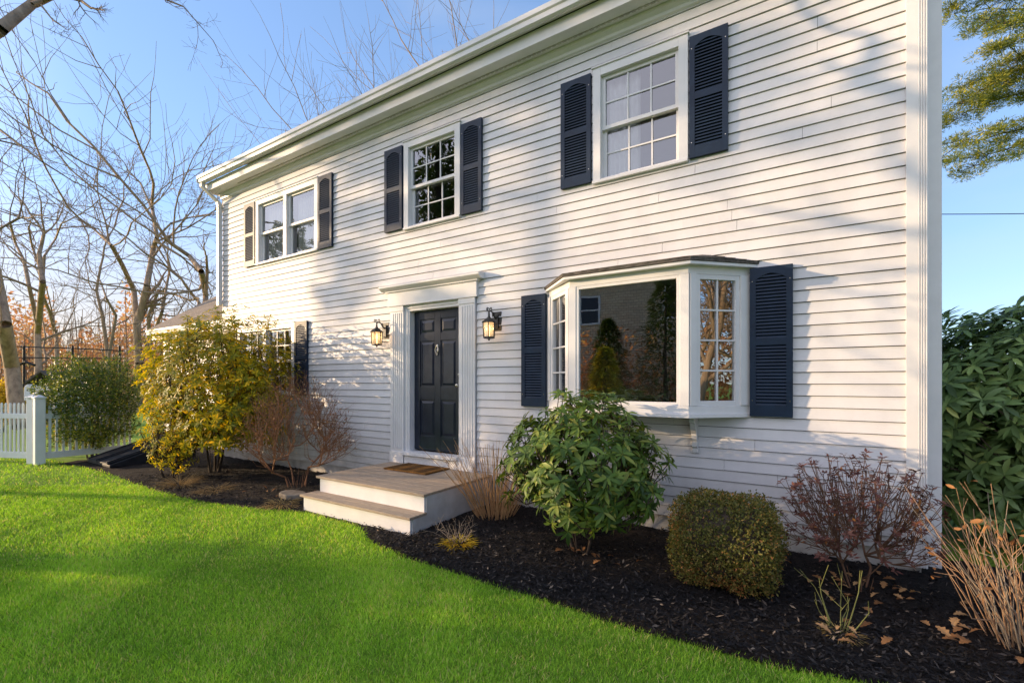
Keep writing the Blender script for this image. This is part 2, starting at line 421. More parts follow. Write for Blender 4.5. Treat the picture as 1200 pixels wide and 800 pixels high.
nt.links.new(cn.outputs['Fac'], ci.inputs['Value'])
cl_ = nt.nodes.new('ShaderNodeMix'); cl_.data_type = 'RGBA'; nt.links.new(ci.outputs[0], cl_.inputs[0]); nt.links.new(glow.outputs[2], cl_.inputs[6]); cl_.inputs[7].default_value = (.8, .86, .95, 1)
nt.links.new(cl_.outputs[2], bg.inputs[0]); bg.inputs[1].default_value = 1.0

sd = bpy.data.lights.new('sun', 'SUN'); sd.energy = 7.3; sd.angle = math.radians(0.5); sd.color = (1.0, .72, .43)
so = bpy.data.objects.new('sun', sd); COL.objects.link(so)
sdir = Vector((SX * math.cos(SUN_EL), SY * math.cos(SUN_EL), math.sin(SUN_EL)))
so.rotation_euler = sdir.to_track_quat('Z', 'Y').to_euler(); so.location = (-20, -12, 20)

cd = bpy.data.cameras.new('camera'); cam = bpy.data.objects.new('camera', cd); COL.objects.link(cam)
cam.location = EYE; cam.rotation_euler = (math.radians(90), 0, TH)
cd.sensor_width = 36; cd.lens = 36 * F_PX / 1200; cd.shift_y = (YH - 400) / 1200; cd.clip_end = 2000
scene.camera = cam
scene.view_settings.view_transform = 'Standard'; scene.view_settings.look = 'None'; scene.view_settings.exposure = 0
scene.cycles.max_bounces = 8; scene.cycles.transparent_max_bounces = 16

# ------------------------------------------------------------------ ground, bed
EDGE = [(-12.45, -2.12), (-11.6, -1.98), (-10.3, -1.94), (-9.2, -2.02), (-8.1, -2.06), (-7.3, -2.04), (-6.6, -1.96), (-5.8, -1.77), (-5.2, -1.56),
        (-4.25, -1.57), (-3.95, -1.70), (-3.75, -1.84), (-3.05, -1.97), (-2.25, -2.01), (-1.6, -2.02), (-1.05, -2.06), (-.6, -2.05), (-.2, -2.01), (.2, -1.94), (.7, -1.86), (1.6, -1.8), (3.2, -1.75)]
EX = np.array([e[0] for e in EDGE]); EY = np.array([e[1] for e in EDGE])


def bed_edge(x): return np.interp(x, EX, EY)


gm = MB(); gm.add([(-400, -400, -.012), (400, -400, -.012), (400, 400, -.012), (-400, 400, -.012)], [(0, 1, 2, 3)])
tag(gm.build('ground', M_GROUND), kind='structure')

rng = np.random.default_rng(7)
# mulch bed: gently mounded grid
nx, ny = 220, 26
xs = np.linspace(-12.45, 3.2, nx); V = []
for j in range(ny):
    t = j / (ny - 1)
    y = bed_edge(xs) * (1 - t) + 0.5 * t
    z = .004 + .035 * np.sin(min(t * 1.6, 1) * math.pi * .5) + rng.normal(0, .006, nx) * (0 < j)
    V.append(np.stack([xs, y + rng.normal(0, .012, nx) * (j == 0), z], 1))
V = np.concatenate(V)
ii = np.arange(nx - 1)[None] + (np.arange(ny - 1) * nx)[:, None]
Fq = np.stack([ii, ii + 1, ii + nx + 1, ii + nx], -1).reshape(-1, 4)
tag(np_mesh('mulch_bed', V, [Fq], M_MULCH, smooth=True), kind='structure')
# mulch chips
n = 34000
x = rng.uniform(-9.5, 2.2, n); x = np.where(rng.random(n) < .6, rng.uniform(-4, 2.2, n), x); yb = bed_edge(x)
y = yb + (rng.random(n) ** 1.2) * (0.05 - yb)
keep = ~((x > -5.4) & (x < -3.45) & (y > -1.56)); x, y = x[keep], y[keep]; n = len(x)
ang = rng.uniform(0, 6.28, n)
D = np.stack([np.cos(ang), np.sin(ang), rng.normal(0, .35, n)], 1); U = np.stack([rng.normal(0, .4, n), rng.normal(0, .4, n), np.ones(n)], 1)
tt = rng.random(n) ** 3.0
tag(leaves('mulch_chips', np.stack([x, y, np.full(n, .035) + rng.uniform(0, .014, n)], 1), D, U, rng.uniform(.015, .065, n), rng.uniform(.006, .02, n), 0, tt, M_CHIP, big=False), kind='stuff')

# grass blades
def patchn(x, y):
    return (np.sin(x * 2.1 + 1.3 * np.sin(y * 1.7)) + np.sin(y * 3.3 + x * 1.1) + np.sin((x + y) * 5.3 + 2 * np.sin(x * 2.7))) / 3


def grass(n, fmin, fmax):
    f = np.sqrt(rng.uniform(fmin ** 2, fmax ** 2, n)); r = rng.uniform(-1.32, 1.32, n) * f
    X = EYE.x + FWD.x * f + RGT.x * r; Y = EYE.y + FWD.y * f + RGT.y * r
    e = np.interp(X, EX, EY, left=-2.12 if fmax < 9 else -2.0, right=-1.75)
    k = (Y < e + rng.normal(0, .025, n)) & ~((X > -5.36) & (X < -3.48) & (Y > -1.53)) & (X > -14.5)
    return X[k], Y[k]
gx, gy, gl, gw = [], [], [], []
for n, a, b, L, W in ((290000, 2.0, 4.2, .043, .0038), (250000, 4.2, 7.2, .047, .0054), (120000, 7.2, 13.0, .055, .010)):
    X, Y = grass(n, a, b); gx.append(X); gy.append(Y); gl.append(np.full(len(X), L)); gw.append(np.full(len(X), W))
xa, ya = rng.uniform(-8, 4.5, 150000), rng.uniform(-9.5, -1.5, 150000)      # the lawn round and behind the viewpoint
fa = (xa - EYE.x) * FWD.x + (ya - EYE.y) * FWD.y; ra = (xa - EYE.x) * RGT.x + (ya - EYE.y) * RGT.y
ka = (ya < bed_edge(xa)) & ~((fa > 2.0) & (np.abs(ra) < 1.32 * fa))
gx.append(xa[ka]); gy.append(ya[ka]); gl.append(np.full(ka.sum(), .055)); gw.append(np.full(ka.sum(), .007))
X = np.concatenate(gx); Y = np.concatenate(gy); L = np.concatenate(gl); W = np.concatenate(gw); n = len(X)
pn = patchn(X, Y)
L = L * rng.uniform(.55, 1.2, n) * (1 + .18 * pn)
ang = rng.uniform(0, 6.28, n); lean = rng.uniform(.1, .8, n)
D = np.stack([np.cos(ang) * lean, np.sin(ang) * lean, np.ones(n)], 1)
U = np.stack([np.cos(ang), np.sin(ang), np.zeros(n)], 1) + rng.normal(0, .3, (n, 3))
tint = np.clip(.43 + .24 * pn + rng.normal(0, .22, n), 0, .92); tint[rng.random(n) < .05 + .10 * np.clip(patchn(X * 1.9 + 3, Y * 1.9), 0, 1)] = 1.0
tag(leaves('lawn_grass', np.stack([X, Y, np.full(n, -.012)], 1), D, U, L, W, rng.uniform(-.5, 0, n), tint, M_GRASS, big=False), kind='stuff')

# ------------------------------------------------------------------ house
house = empty('house', (-4.9, 0, 0), 'white two storey clapboard house with navy shutters, bay window and navy front door', 'house')
HO = Vector((-4.9, 0, 0))
XL, XR = -10.46, .665
ZB, ZT = .20, 5.53
HDEPTH = 8.0


def hb(mb, name, m, parent=house, bevel=0.0, smooth=False, off=HO):
    return mb.build(name, m, parent, smooth, bevel, off)

# windows: casing outer rectangles
WIN = [dict(x0=-9.13, x1=-7.17, z0=3.87, z1=5.13, pair=True, grid=False, curtain=True),
       dict(x0=-5.10, x1=-4.03, z0=3.85, z1=5.15, pair=False, grid=True, curtain=False),
       dict(x0=-2.096, x1=-1.055, z0=3.85, z1=5.155, pair=False, grid=True, curtain=True),
       dict(x0=-9.80, x1=-7.85, z0=1.35, z1=2.68, pair=True, grid=True, curtain=False)]
BAY = dict(x0=-2.69, x1=-.504, z0=1.30, z1=2.70)
DOOR = dict(x0=-5.38, x1=-3.76, z0=ZB, z1=2.74)
OPEN = [(q['x0'], q['x1'], q['z0'], q['z1']) for q in WIN] + [(BAY['x0'], BAY['x1'], BAY['z0'], BAY['z1']), (DOOR['x0'], DOOR['x1'], DOOR['z0'], DOOR['z1'])]

# clapboards
cb = MB(); rr = random.Random(3)
EXPO = .1065; z = ZB
while z < ZT:
    z1 = min(z + EXPO, ZT)
    brk = {XL, XR}
    for o in OPEN:
        if o[2] < z1 and o[3] > z: brk |= {o[0], o[1]}
    bx_ = sorted(brk)
    for a, b in zip(bx_[:-1], bx_[1:]):
        lo, hi = z, z1; mid = (a + b) / 2; skip = False
        for o in OPEN:
            if o[0] < mid < o[1] and o[2] < z1 and o[3] > z:
                if o[2] <= lo and o[3] >= hi: skip = True
                elif o[2] > lo: hi = min(hi, o[2])
                else: lo = max(lo, o[3])
        if skip or hi - lo < .002: continue
        # joints along the length
        xsj = [a]; xx = a + rr.uniform(.8, 3.6)
        while xx < b - .5: xsj.append(xx); xx += rr.uniform(2.4, 4.2)
        xsj.append(b)
        for c, d in zip(xsj[:-1], xsj[1:]):
            d2 = d - (.003 if d < b else 0)
            wob = rr.uniform(-.001, .001); dz = rr.uniform(-.0012, .0012)
            yb = -.021 + .015 * (lo - z) / EXPO + wob; yt = -.021 + .015 * (hi - z) / EXPO + wob * .3
            if hi > z + EXPO - .003: hi = hi - .0065
            cb.add([(c, yb, lo + dz), (d2, yb, lo + dz), (d2, yt, hi), (c, yt, hi), (c, .002, lo + dz), (d2, .002, lo + dz), (d2, .002, hi), (c, .002, hi)],
                   [(0, 1, 2, 3), (0, 4, 5, 1), (1, 5, 6, 2), (0, 3, 7, 4)])
    z = z1
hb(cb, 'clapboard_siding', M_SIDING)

# sheathing with openings + other walls + floors (interior shell)
M_GAPSHADE = simple('gap_shade', (.05, .05, .05), (.08, .08, .08), 3, .9, .1)  # sheathing coloured near black to stand in for shade lines under the boards
sh = MB()
gxs = sorted({XL, XR + .12} | {o[0] for o in OPEN} | {o[1] for o in OPEN}); gzs = sorted({ZB, 5.7} | {o[2] for o in OPEN} | {o[3] for o in OPEN})
for a, b in zip(gxs[:-1], gxs[1:]):
    for c, d in zip(gzs[:-1], gzs[1:]):
        mx, mz = (a + b) / 2, (c + d) / 2
        if any(o[0] < mx < o[1] and o[2] < mz < o[3] for o in OPEN): continue
        sh.add([(a, .004, c), (b, .004, c), (b, .004, d), (a, .004, d)], [(0, 1, 2, 3)])
hb(sh, 'wall_sheathing', M_GAPSHADE)
it = MB()
it.box(XL + .02, XR + .05, 3.2, 3.3, .1, 5.6); it.box(XL + .02, XR + .05, .3, 3.2, 3.05, 3.25); it.box(XL + .02, XR + .05, .02, 3.2, .3, .45)
it.box(XL + .02, XR + .05, .02, 3.2, 5.5, 5.58)
it.box(-3.4, -3.3, .02, 3.2, .45, 5.5); it.box(-6.4, -6.3, .02, 3.2, .45, 5.5)
hb(it, 'interior_wall', M_INT)
sw = MB()
for X in (XL, XR + .125):
    s = -1 if X == XL else 1
    zz = ZB
    while zz < 5.5:
        x0, x1 = (X - .018, X + .01) if s < 0 else (X - .01, X + .018)
        sw.add([(X + s * .018, .02, zz), (X + s * .018, HDEPTH, zz), (X + s * .005, HDEPTH, zz + EXPO), (X + s * .005, .02, zz + EXPO), (X, .02, zz), (X, HDEPTH, zz), (X, .02, zz + EXPO), (X, HDEPTH, zz + EXPO)],
               [(0, 1, 2, 3), (0, 4, 5, 1), (0, 3, 6, 4)])
        zz += EXPO
    # gable
    sw.add([(X, 0, 5.5), (X, HDEPTH, 5.5), (X, HDEPTH / 2, 8.5)], [(0, 1, 2)])
sw.box(XL, XR + .12, HDEPTH, HDEPTH + .1, 0, 5.7)
hb(sw, 'side_wall', M_SIDING)

fd = MB(); fd.box(XL + .03, XR + .1, .012, .3, -.3, ZB - .004); hb(fd, 'foundation', M_FOUND)

# corner pilaster (right), plain board and fluted strip
cp = MB()
cp.box(XR, .800, -.030, .05, ZB - .11, 5.52)
for k in range(4): cp.box(.738 + k * .016, .747 + k * .016, -.038, -.030, ZB - .11, 5.5)
cp.box(XR - .004, .738, -.036, -.030, ZB - .11, 5.52)
hb(cp, 'corner_board', M_TRIM, bevel=.002)
cp2 = MB(); cp2.box(.800, .925, .20, .29, .02, 5.6)
hb(cp2, 'corner_board', M_TRIM, bevel=.004)
# eaves
ev = MB()
ev.box(XL - .12, .93, -.30, -.275, 5.535, 5.69)                       # fascia
ev.box(XL - .12, .93, -.275, .05, 5.535, 5.555)                       # soffit
ev.prism([(-.022, 5.43), (-.045, 5.44), (-.05, 5.47), (-.085, 5.50), (-.09, 5.533), (0, 5.533), (0, 5.43)], 'x', XL, XR + .13)
hb(ev, 'eave_trim', M_TRIM)
vs_ = MB(); pv = []
for k in range(150):
    xk = XL + .9 + k * .068
    pv += [(xk, 5.5345), (xk, 5.526), (xk + .045, 5.526), (xk + .045, 5.5345)]
nv = len(pv); vs_.add([(x_, -.165, z_) for x_, z_ in pv] + [(x_, -.145, z_) for x_, z_ in pv], [(i, i + 1, nv + i + 1, nv + i) for i in range(nv - 1)] + [(4 * k, 4 * k + 3, 4 * k + 2, 4 * k + 1) for k in range(150)])
hb(vs_, 'soffit_vent', M_FOUND)
gt = MB()
prof = [(-.305, 5.70), (-.39, 5.665), (-.425, 5.68), (-.43, 5.735), (-.45, 5.75), (-.452, 5.805), (-.437, 5.81), (-.437, 5.79), (-.42, 5.755), (-.41, 5.70), (-.39, 5.685), (-.305, 5.715)]
gt.prism(prof, 'x', XL - .14, .95); gt.box(XL - .14, XL - .136, -.45, -.305, 5.68, 5.80)
hb(gt, 'gutter', M_TRIM)
rf = MB()
e = .42; hslope = .70
for s in (0, 1):
    ya, za = (-e, 5.79) if s == 0 else (HDEPTH + e, 5.79)
    yr, zr = HDEPTH / 2, 5.79 + (HDEPTH / 2 + e) * hslope
    x0, x1 = XL - .2, .98
    rf.hexa([(x0, ya, za - .03), (x1, ya, za - .03), (x1, yr, zr - .03), (x0, yr, zr - .03)], [(x0, ya, za + .02), (x1, ya, za + .02), (x1, yr, zr + .02), (x0, yr, zr + .02)])
hb(rf, 'roof', M_ROOF)

# downspout with two elbows at the left
ds = MB()
def rect_path(mb, pts, wx, wy):
    n = 4; b = len(mb.v)
    for p in pts:
        for dx, dy in ((-1, -1), (1, -1), (1, 1), (-1, 1)): mb.v.append((p[0] + dx * wx / 2, p[1] + dy * wy / 2, p[2]))
    for i in range(len(pts) - 1):
        for k in range(4): mb.f.append((b + i * 4 + k, b + i * 4 + (k + 1) % 4, b + (i + 1) * 4 + (k + 1) % 4, b + (i + 1) * 4 + k))
rect_path(ds, [(XL - .06, -.37, 5.69), (XL - .06, -.37, 5.60), (XL - .01, -.09, 5.36), (XL + .0, -.075, 5.28), (XL + .0, -.075, 3.2)], .085, .075)
for zz in (5.25, 4.2, 3.25): ds.box(XL - .05, XL + .05, -.118, -.02, zz, zz + .03)
hb(ds, 'downspout', M_TRIM, bevel=.006)


def sash(parent, x0, x1, z0, z1, y, cols, rows, name='sash'):
    m = MB(); fw = .042
    m.box(x0, x0 + fw, y - .018, y + .018, z0, z1); m.box(x1 - fw, x1, y - .018, y + .018, z0, z1)
    m.box(x0 + fw, x1 - fw, y - .017, y + .017, z0, z0 + fw); m.box(x0 + fw, x1 - fw, y - .017, y + .017, z1 - fw * .9, z1)
    hb(m, name, M_TRIM, parent, bevel=.002, off=HO)
    if cols:
        g = MB(); a, b, c, d = x0 + fw, x1 - fw, z0 + fw, z1 - fw * .9
        for k in range(1, cols): xx = a + (b - a) * k / cols; g.box(xx - .008, xx + .008, y - .009, y + .002, c, d)
        for k in range(1, rows): zz = c + (d - c) * k / rows; g.box(a, b, y - .008, y + .001, zz - .008, zz + .008)
        hb(g, 'muntin', M_TRIM, parent, off=HO)
    p = MB(); p.add([(x0 + fw * .7, y + .004, z0 + fw * .7), (x1 - fw * .7, y + .004, z0 + fw * .7), (x1 - fw * .7, y + .004, z1 - fw * .6), (x0 + fw * .7, y + .004, z1 - fw * .6)], [(0, 1, 2, 3)])
    hb(p, 'pane', M_GLASS, parent, off=HO)


def zero(o):      # sub-parts share the house's origin; keep their parent's transform neutral
    return o


def window(q):
    x0, x1, z0, z1 = q['x0'], q['x1'], q['z0'], q['z1']; cw = .095
    m = MB()
    m.box(x0, x0 + cw, -.045, .0, z0 + .03, z1); m.box(x1 - cw, x1, -.045, .0, z0 + .03, z1)
    m.box(x0 + cw, x1 - cw, -.044, .0, z1 - cw, z1); m.box(x0 - .0, x1 + .0, -.062, .0, z0, z0 + .03)
    m.box(x0 - .012, x1 + .012, -.06, .0, z1, z1 + .018)
    # jamb liner
    m.box(x0 + cw - .012, x0 + cw, 0.0, .11, z0 + .03, z1 - cw); m.box(x1 - cw, x1 - cw + .012, 0.0, .11, z0 + .03, z1 - cw)
    m.box(x0 + cw, x1 - cw, 0.0, .11, z1 - cw, z1 - cw + .012)
    m.hexa([(x0 + cw, -.04, z0 + .03), (x1 - cw, -.04, z0 + .03), (x1 - cw, .11, z0 + .035), (x0 + cw, .11, z0 + .035)],
           [(x0 + cw, -.04, z0 + .045), (x1 - cw, -.04, z0 + .045), (x1 - cw, .11, z0 + .065), (x0 + cw, .11, z0 + .065)])
    units = [(x0 + cw, x1 - cw)]
    if q['pair']:
        mx = (x0 + x1) / 2; m.box(mx - .05, mx + .05, -.043, .09, z0 + .045, z1 - cw)
        units = [(x0 + cw, mx - .05), (mx + .05, x1 - cw)]
    W_ = hb(m, 'window', M_TRIM, bevel=.003)
    W_b = bpy.data.objects[W_.name]
    a, b = z0 + .05, z1 - cw; zm = (a + b) / 2
    for u in units:
        for (lo, hi, y) in ((zm - .022, b, .022), (a, zm + .022, .062)):
            sash(W_b, u[0], u[1], lo, hi, y, 3 if q['grid'] else 0, 2)
    return W_b
# sub-part meshes are written relative to HO; the window object itself has zero offset under the house
WOBJ = [window(q) for q in WIN]


def curtain(x0, x1, z0, z1, y, label, waves=9, seed=1):
    n = 60; vs = []; fs = []; r = random.Random(seed); ph = r.uniform(0, 6)
    for i in range(n + 1):
        t = i / n; xx = x0 + (x1 - x0) * t; yy = y + .02 * math.sin(ph + t * waves * 2 * math.pi) + .007 * math.sin(t * 37)
        vs += [(xx, yy, z0), (xx, yy * 1.0, z1)]
    for i in range(n): fs.append((2 * i, 2 * i + 2, 2 * i + 3, 2 * i + 1))
    o = MB().add(vs, fs).build('curtain', M_CURT, None, True); tag(o, label, 'curtain', 'curtains behind the upstairs windows')
curtain(-2.0, -1.60, 3.85, 5.1, .13, 'white sheer curtain gathered at the left of the rightmost upstairs window', 4, 1)
curtain(-9.05, -8.2, 3.85, 5.0, .17, 'pale lace curtain behind the left half of the double upstairs window', 10, 2)
curtain(-8.08, -7.25, 3.85, 5.0, .17, 'pale lace curtain behind the right half of the double upstairs window', 10, 3)


def shutter(x0, x1, z0, z1):
    m = MB(); y0, y1 = -.058, -.020; st = .052
    m.box(x0, x0 + st, y0, y1, z0, z1); m.box(x1 - st, x1, y0, y1, z0, z1)
    bot = .105; midz = z0 + (z1 - z0) * .50
    m.box(x0 + st, x1 - st, y0 + .001, y1, z0, z0 + bot); m.box(x0 + st, x1 - st, y0 + .001, y1, midz - .032, midz + .032)
    # arched top rail
    a, b = x0 + st, x1 - st; n = 10; poly = None
    arc = []
    for i in range(n + 1):
        t = i / n; arc.append((a + (b - a) * t, z1 - .115 + .052 * math.sin(math.pi * t)))
    for i in range(n):
        m.hexa([(arc[i][0], y0 + .001, arc[i][1]), (arc[i + 1][0], y0 + .001, arc[i + 1][1]), (arc[i + 1][0], y1, arc[i + 1][1]), (arc[i][0], y1, arc[i][1])],
               [(arc[i][0], y0 + .001, z1), (arc[i + 1][0], y0 + .001, z1), (arc[i + 1][0], y1, z1), (arc[i][0], y1, z1)])
    m.box(a, b, -.028, -.022, z0 + bot, z1 - .06)                     # dark back
    for lo, hi in ((z0 + bot, midz - .032), (midz + .032, z1 - .065)):
        k = max(1, int(round((hi - lo) / .032))); p = (hi - lo) / k
        for i in range(k):
            zz = lo + i * p
            m.hexa([(a, -.054, zz + .001), (b, -.054, zz + .001), (b, -.030, zz + .012), (a, -.030, zz + .012)],
                   [(a, -.050, zz + .017), (b, -.050, zz + .017), (b, -.029, zz + .029), (a, -.029, zz + .029)])
    for (sx, sz) in ((x0 + .02, z0 + .16), (x1 - .02, z0 + .16), (x0 + .02, z1 - .12), (x1 - .02, z1 - .12)):
        m.lathe([(.0, 0), (.006, 0), (.006, .003), (.0, .004)], (0, 0, 0), 6) if False else None
    o = hb(m, 'shutter', M_SHUT)
    for (sx, sz) in ((x0 + .022, z0 + .15), (x1 - .022, z0 + .15), (x0 + .022, z1 - .13), (x1 - .022, z1 - .13)):
        s = MB(); s.tube([(sx, y0 - .003, sz), (sx, y0 - .0005, sz)], [.0045, .006], 8); hb(s, 'screw', M_BRASS, o)
for a in ((-9.53, -9.145, 3.88, 5.12), (-7.15, -6.775, 3.88, 5.12), (-5.50, -5.125, 3.88, 5.12), (-4.01, -3.66, 3.87, 5.09), (-2.495, -2.115, 3.88, 5.12),
          (-1.04, -.68, 3.87, 5.10), (-3.042, -2.70, 1.30, 2.67), (-.49, -.137, 1.275, 2.68), (-7.83, -7.463, 1.38, 2.68), (-10.19, -9.82, 1.38, 2.68)):
    shutter(*a)

# ---- entry
dr = MB(); yd = .10
X0, X1, Z0, Z1 = -5.005, -4.085, .60, 2.64
dr.box(X0, X1, yd, yd + .045, Z0, Z1)
cols = [(X0, X0 + .115), (X0 + .405, X0 + .515), (X1 - .115, X1)]
for a, b in cols: dr.box(a, b, yd - .014, yd, Z0, Z1)
rows = [(Z0, Z0 + .21), (Z0 + .74, Z0 + .93), (Z0 + 1.60, Z0 + 1.71), (Z1 - .12, Z1)]
for a, b in rows:
    for c, d in ((cols[0][1], cols[1][0]), (cols[1][1], cols[2][0])): dr.box(c, d, yd - .0135, yd, a, b)
for a, b in zip(rows[:-1], rows[1:]):
    for c, d in ((cols[0][1], cols[1][0]), (cols[1][1], cols[2][0])):
        x0, x1, z0, z1 = c + .022, d - .022, a[1] + .022, b[0] - .022; i = .03
        dr.add([(x0, yd - .001, z0), (x1, yd - .001, z0), (x1, yd - .001, z1), (x0, yd - .001, z1), (x0 + i, yd - .011, z0 + i), (x1 - i, yd - .011, z0 + i), (x1 - i, yd - .011, z1 - i), (x0 + i, yd - .011, z1 - i)],
               [(4, 5, 6, 7), (0, 1, 5, 4), (1, 2, 6, 5), (2, 3, 7, 6), (3, 0, 4, 7)])
door = hb(dr, 'front_door', M_DOOR, bevel=.003)
kn = MB(); xk, zk = (cols[1][0] + cols[1][1]) / 2, 2.12
kn.tube([(xk, yd - .015, zk), (xk, yd - .03, zk)], [.026, .022], 12); kn.tube([(xk, yd - .016, zk - .02), (xk, yd - .016, zk - .13)], [.012, .012], 8)
kn.tube([(xk + .03 * math.sin(t / 10 * 2 * math.pi), yd - .034, zk - .055 + .05 * math.cos(t / 10 * 2 * math.pi)) for t in range(11)], .007, 6)
kn.tube([(xk, yd - .012, zk - .125), (xk, yd - .035, zk - .125)], .014, 10)
hb(kn, 'door_knocker', M_BRASS, door, smooth=True)
hd = MB(); xh = X1 - .06
hd.tube([(xh, yd - .014, 1.55), (xh, yd - .05, 1.55)], [.028, .012], 12); hd.tube([(xh, yd - .05, 1.55), (xh, yd - .06, 1.55), (xh, yd - .08, 1.55), (xh, yd - .088, 1.55)], [.014, .028, .028, .012], 14)
d2b = MB(); d2b.tube([(xh, yd - .014, 1.70), (xh, yd - .03, 1.70)], [.027, .024], 12); hb(d2b, 'deadbolt', M_BRASS, door, smooth=True)
hb(hd, 'door_knob', M_BRASS, door, smooth=True)

en = MB()
en.box(-5.105, X0 - .005, -.012, .15, .56, 2.735); en.box(X1 + .012, -4.05, -.012, .15, .56, 2.735)       # jamb casings
en.box(X0 - .005, X1 + .012, -.011, .15, Z1 + .006, 2.735)
en.box(-5.055, -5.04, -.024, -.012, .56, 2.70); en.box(-5.055, -4.062, -.024, -.012, 2.685, 2.70)
hb(en, 'door_frame', M_TRIM, bevel=.003)
for (a, b) in ((-5.38, -5.105), (-4.05, -3.775)):
    m = MB(); m.box(a, b, -.045, .01, ZB, 2.735)
    m.box(a - .008, b + .008, -.056, -.045, .37, .56); m.box(a - .006, b + .006, -.054, -.045, 2.655, 2.733)
    for k in range(5):
        xx = a + .045 + k * .042; m.box(xx, xx + .024, -.053, -.045, .60, 2.63)
    hb(m, 'pilaster', M_TRIM, bevel=.003)
m = MB()
m.box(-5.42, -3.735, -.062, .01, 2.735, 2.945)
m.box(-5.45, -3.705, -.085, .01, 2.945, 2.965); m.prism([(-.085, 2.965), (-.098, 2.968), (-.135, 2.995), (-.140, 3.003), (-.150, 3.006), (-.150, 3.03), (-.135, 3.037), (.0, 3.06), (.0, 2.965)], 'x', -5.525, -3.635)
m.box(-5.43, -3.725, -.066, -.062, 2.735, 2.752)
hb(m, 'entablature', M_TRIM, bevel=.002)
m = MB(); m.box(-5.10, -4.055, -.10, .15, .525, .575); m.box(-5.08, -4.06, -.055, .10, .38, .523)
hb(m, 'threshold', M_GRANITE, bevel=.006)

# ---- bay window
d = .45; BX = [-2.69, -2.19, -.965, -.504]; z0, z1 = 1.30, 2.66
plan = [(BX[0], 0), (BX[1], -d), (BX[2], -d), (BX[3], 0)]
def inset(k):      # offset the plan outward by k
    return [(BX[0] - k * 1.0, 0), (BX[1] - k * .42, -d - k), (BX[2] + k * .42, -d - k), (BX[3] + k * 1.0, 0)]
bw = MB()
def slab(mb, pl, za, zb):
    n = len(pl); b = len(mb.v)
    mb.v += [(x, y, za) for x, y in pl] + [(x, y, zb) for x, y in pl]
    mb.f += [tuple(range(n - 1, -1, -1)), tuple(range(b * 0 + n, 2 * n))] if False else []
    mb.f += [tuple(b + i for i in range(n)), tuple(b + n + i for i in range(n - 1, -1, -1))]
    for i in range(n):
        j = (i + 1) % n; mb.f.append((b + i, b + n + i, b + n + j, b + j))
slab(bw, inset(.03), 1.262, 1.30); slab(bw, inset(.012), 1.30, 1.375)
slab(bw, inset(.004), 2.615, 2.70); slab(bw, inset(.03), 2.70, 2.715)
# corner posts
def vpost(mb, c, wid, za, zb, ang):
    ca, sa = math.cos(ang), math.sin(ang); q = [(-wid, -.02), (wid, -.02), (wid, .06), (-wid, .06)]
    pl = [(c[0] + x * ca - y * sa, c[1] + x * sa + y * ca) for x, y in q]; slab(mb, pl, za, zb)
aL = math.atan2(-d, BX[1] - BX[0]); aR = math.atan2(d, BX[3] - BX[2])
vpost(bw, (BX[1] + .035, -d + .012), .042, 1.376, 2.614, 0); vpost(bw, (BX[2] - .035, -d + .012), .042, 1.376, 2.614, 0)
for c, ang, s in ((plan[1], aL, -1), (plan[2], aR, 1)):
    vpost(bw, (c[0] + s * .043 * math.cos(ang) - .0, c[1] + s * .043 * math.sin(ang) + .006), .034, 1.376, 2.614, ang)
for c, ang, s in ((plan[0], aL, 1), (plan[3], aR, -1)):
    vpost(bw, (c[0] + s * .05 * math.cos(ang), c[1] + s * .05 * math.sin(ang)), .05, 1.376, 2.614, ang)
bay = hb(bw, 'bay_window', M_TRIM, bevel=.003)


def bay_sash(p0, p1, z0, z1, cols, rows, fw):
    ang = math.atan2(p1[1] - p0[1], p1[0] - p0[0]); L = math.hypot(p1[0] - p0[0], p1[1] - p0[1]); ca, sa = math.cos(ang), math.sin(ang)
    def tr(mb): mb.v = [(p0[0] + x * ca - y * sa, p0[1] + x * sa + y * ca, z) for x, y, z in mb.v]; return mb
    m = MB(); y = .02
    m.box(0, fw, y - .022, y + .02, z0, z1); m.box(L - fw, L, y - .022, y + .02, z0, z1); m.box(fw, L - fw, y - .021, y + .02, z0, z0 + fw); m.box(fw, L - fw, y - .021, y + .02, z1 - fw, z1)
    hb(tr(m), 'sash', M_TRIM, bay, bevel=.002)
    if cols:
        g = MB(); a, b, c, e_ = fw, L - fw, z0 + fw, z1 - fw
        for k in range(1, cols): xx = a + (b - a) * k / cols; g.box(xx - .008, xx + .008, y - .012, y + .002, c, e_)
        for k in range(1, rows): zz = c + (e_ - c) * k / rows; g.box(a, b, y - .011, y + .001, zz - .008, zz + .008)
        hb(tr(g), 'muntin', M_TRIM, bay)
    p = MB(); p.add([(fw * .8, y + .004, z0 + fw * .8), (L - fw * .8, y + .004, z0 + fw * .8), (L - fw * .8, y + .004, z1 - fw * .8), (fw * .8, y + .004, z1 - fw * .8)], [(0, 1, 2, 3)])
    hb(tr(p), 'pane', M_BGLASS, bay)
bay_sash((BX[1] + .078, -d), (BX[2] - .078, -d), 1.376, 2.614, 0, 0, .03)
def along(a, b, s, e_):
    L = math.hypot(b[0] - a[0], b[1] - a[1]); return (a[0] + (b[0] - a[0]) * s / L, a[1] + (b[1] - a[1]) * s / L), (a[0] + (b[0] - a[0]) * (1 - e_ / L), a[1] + (b[1] - a[1]) * (1 - e_ / L))
bay_sash(*along(plan[0], plan[1], .10, .078), 1.376, 2.614, 2, 4, .045)
bay_sash(*along(plan[2], plan[3], .078, .10), 1.376, 2.614, 2, 4, .045)
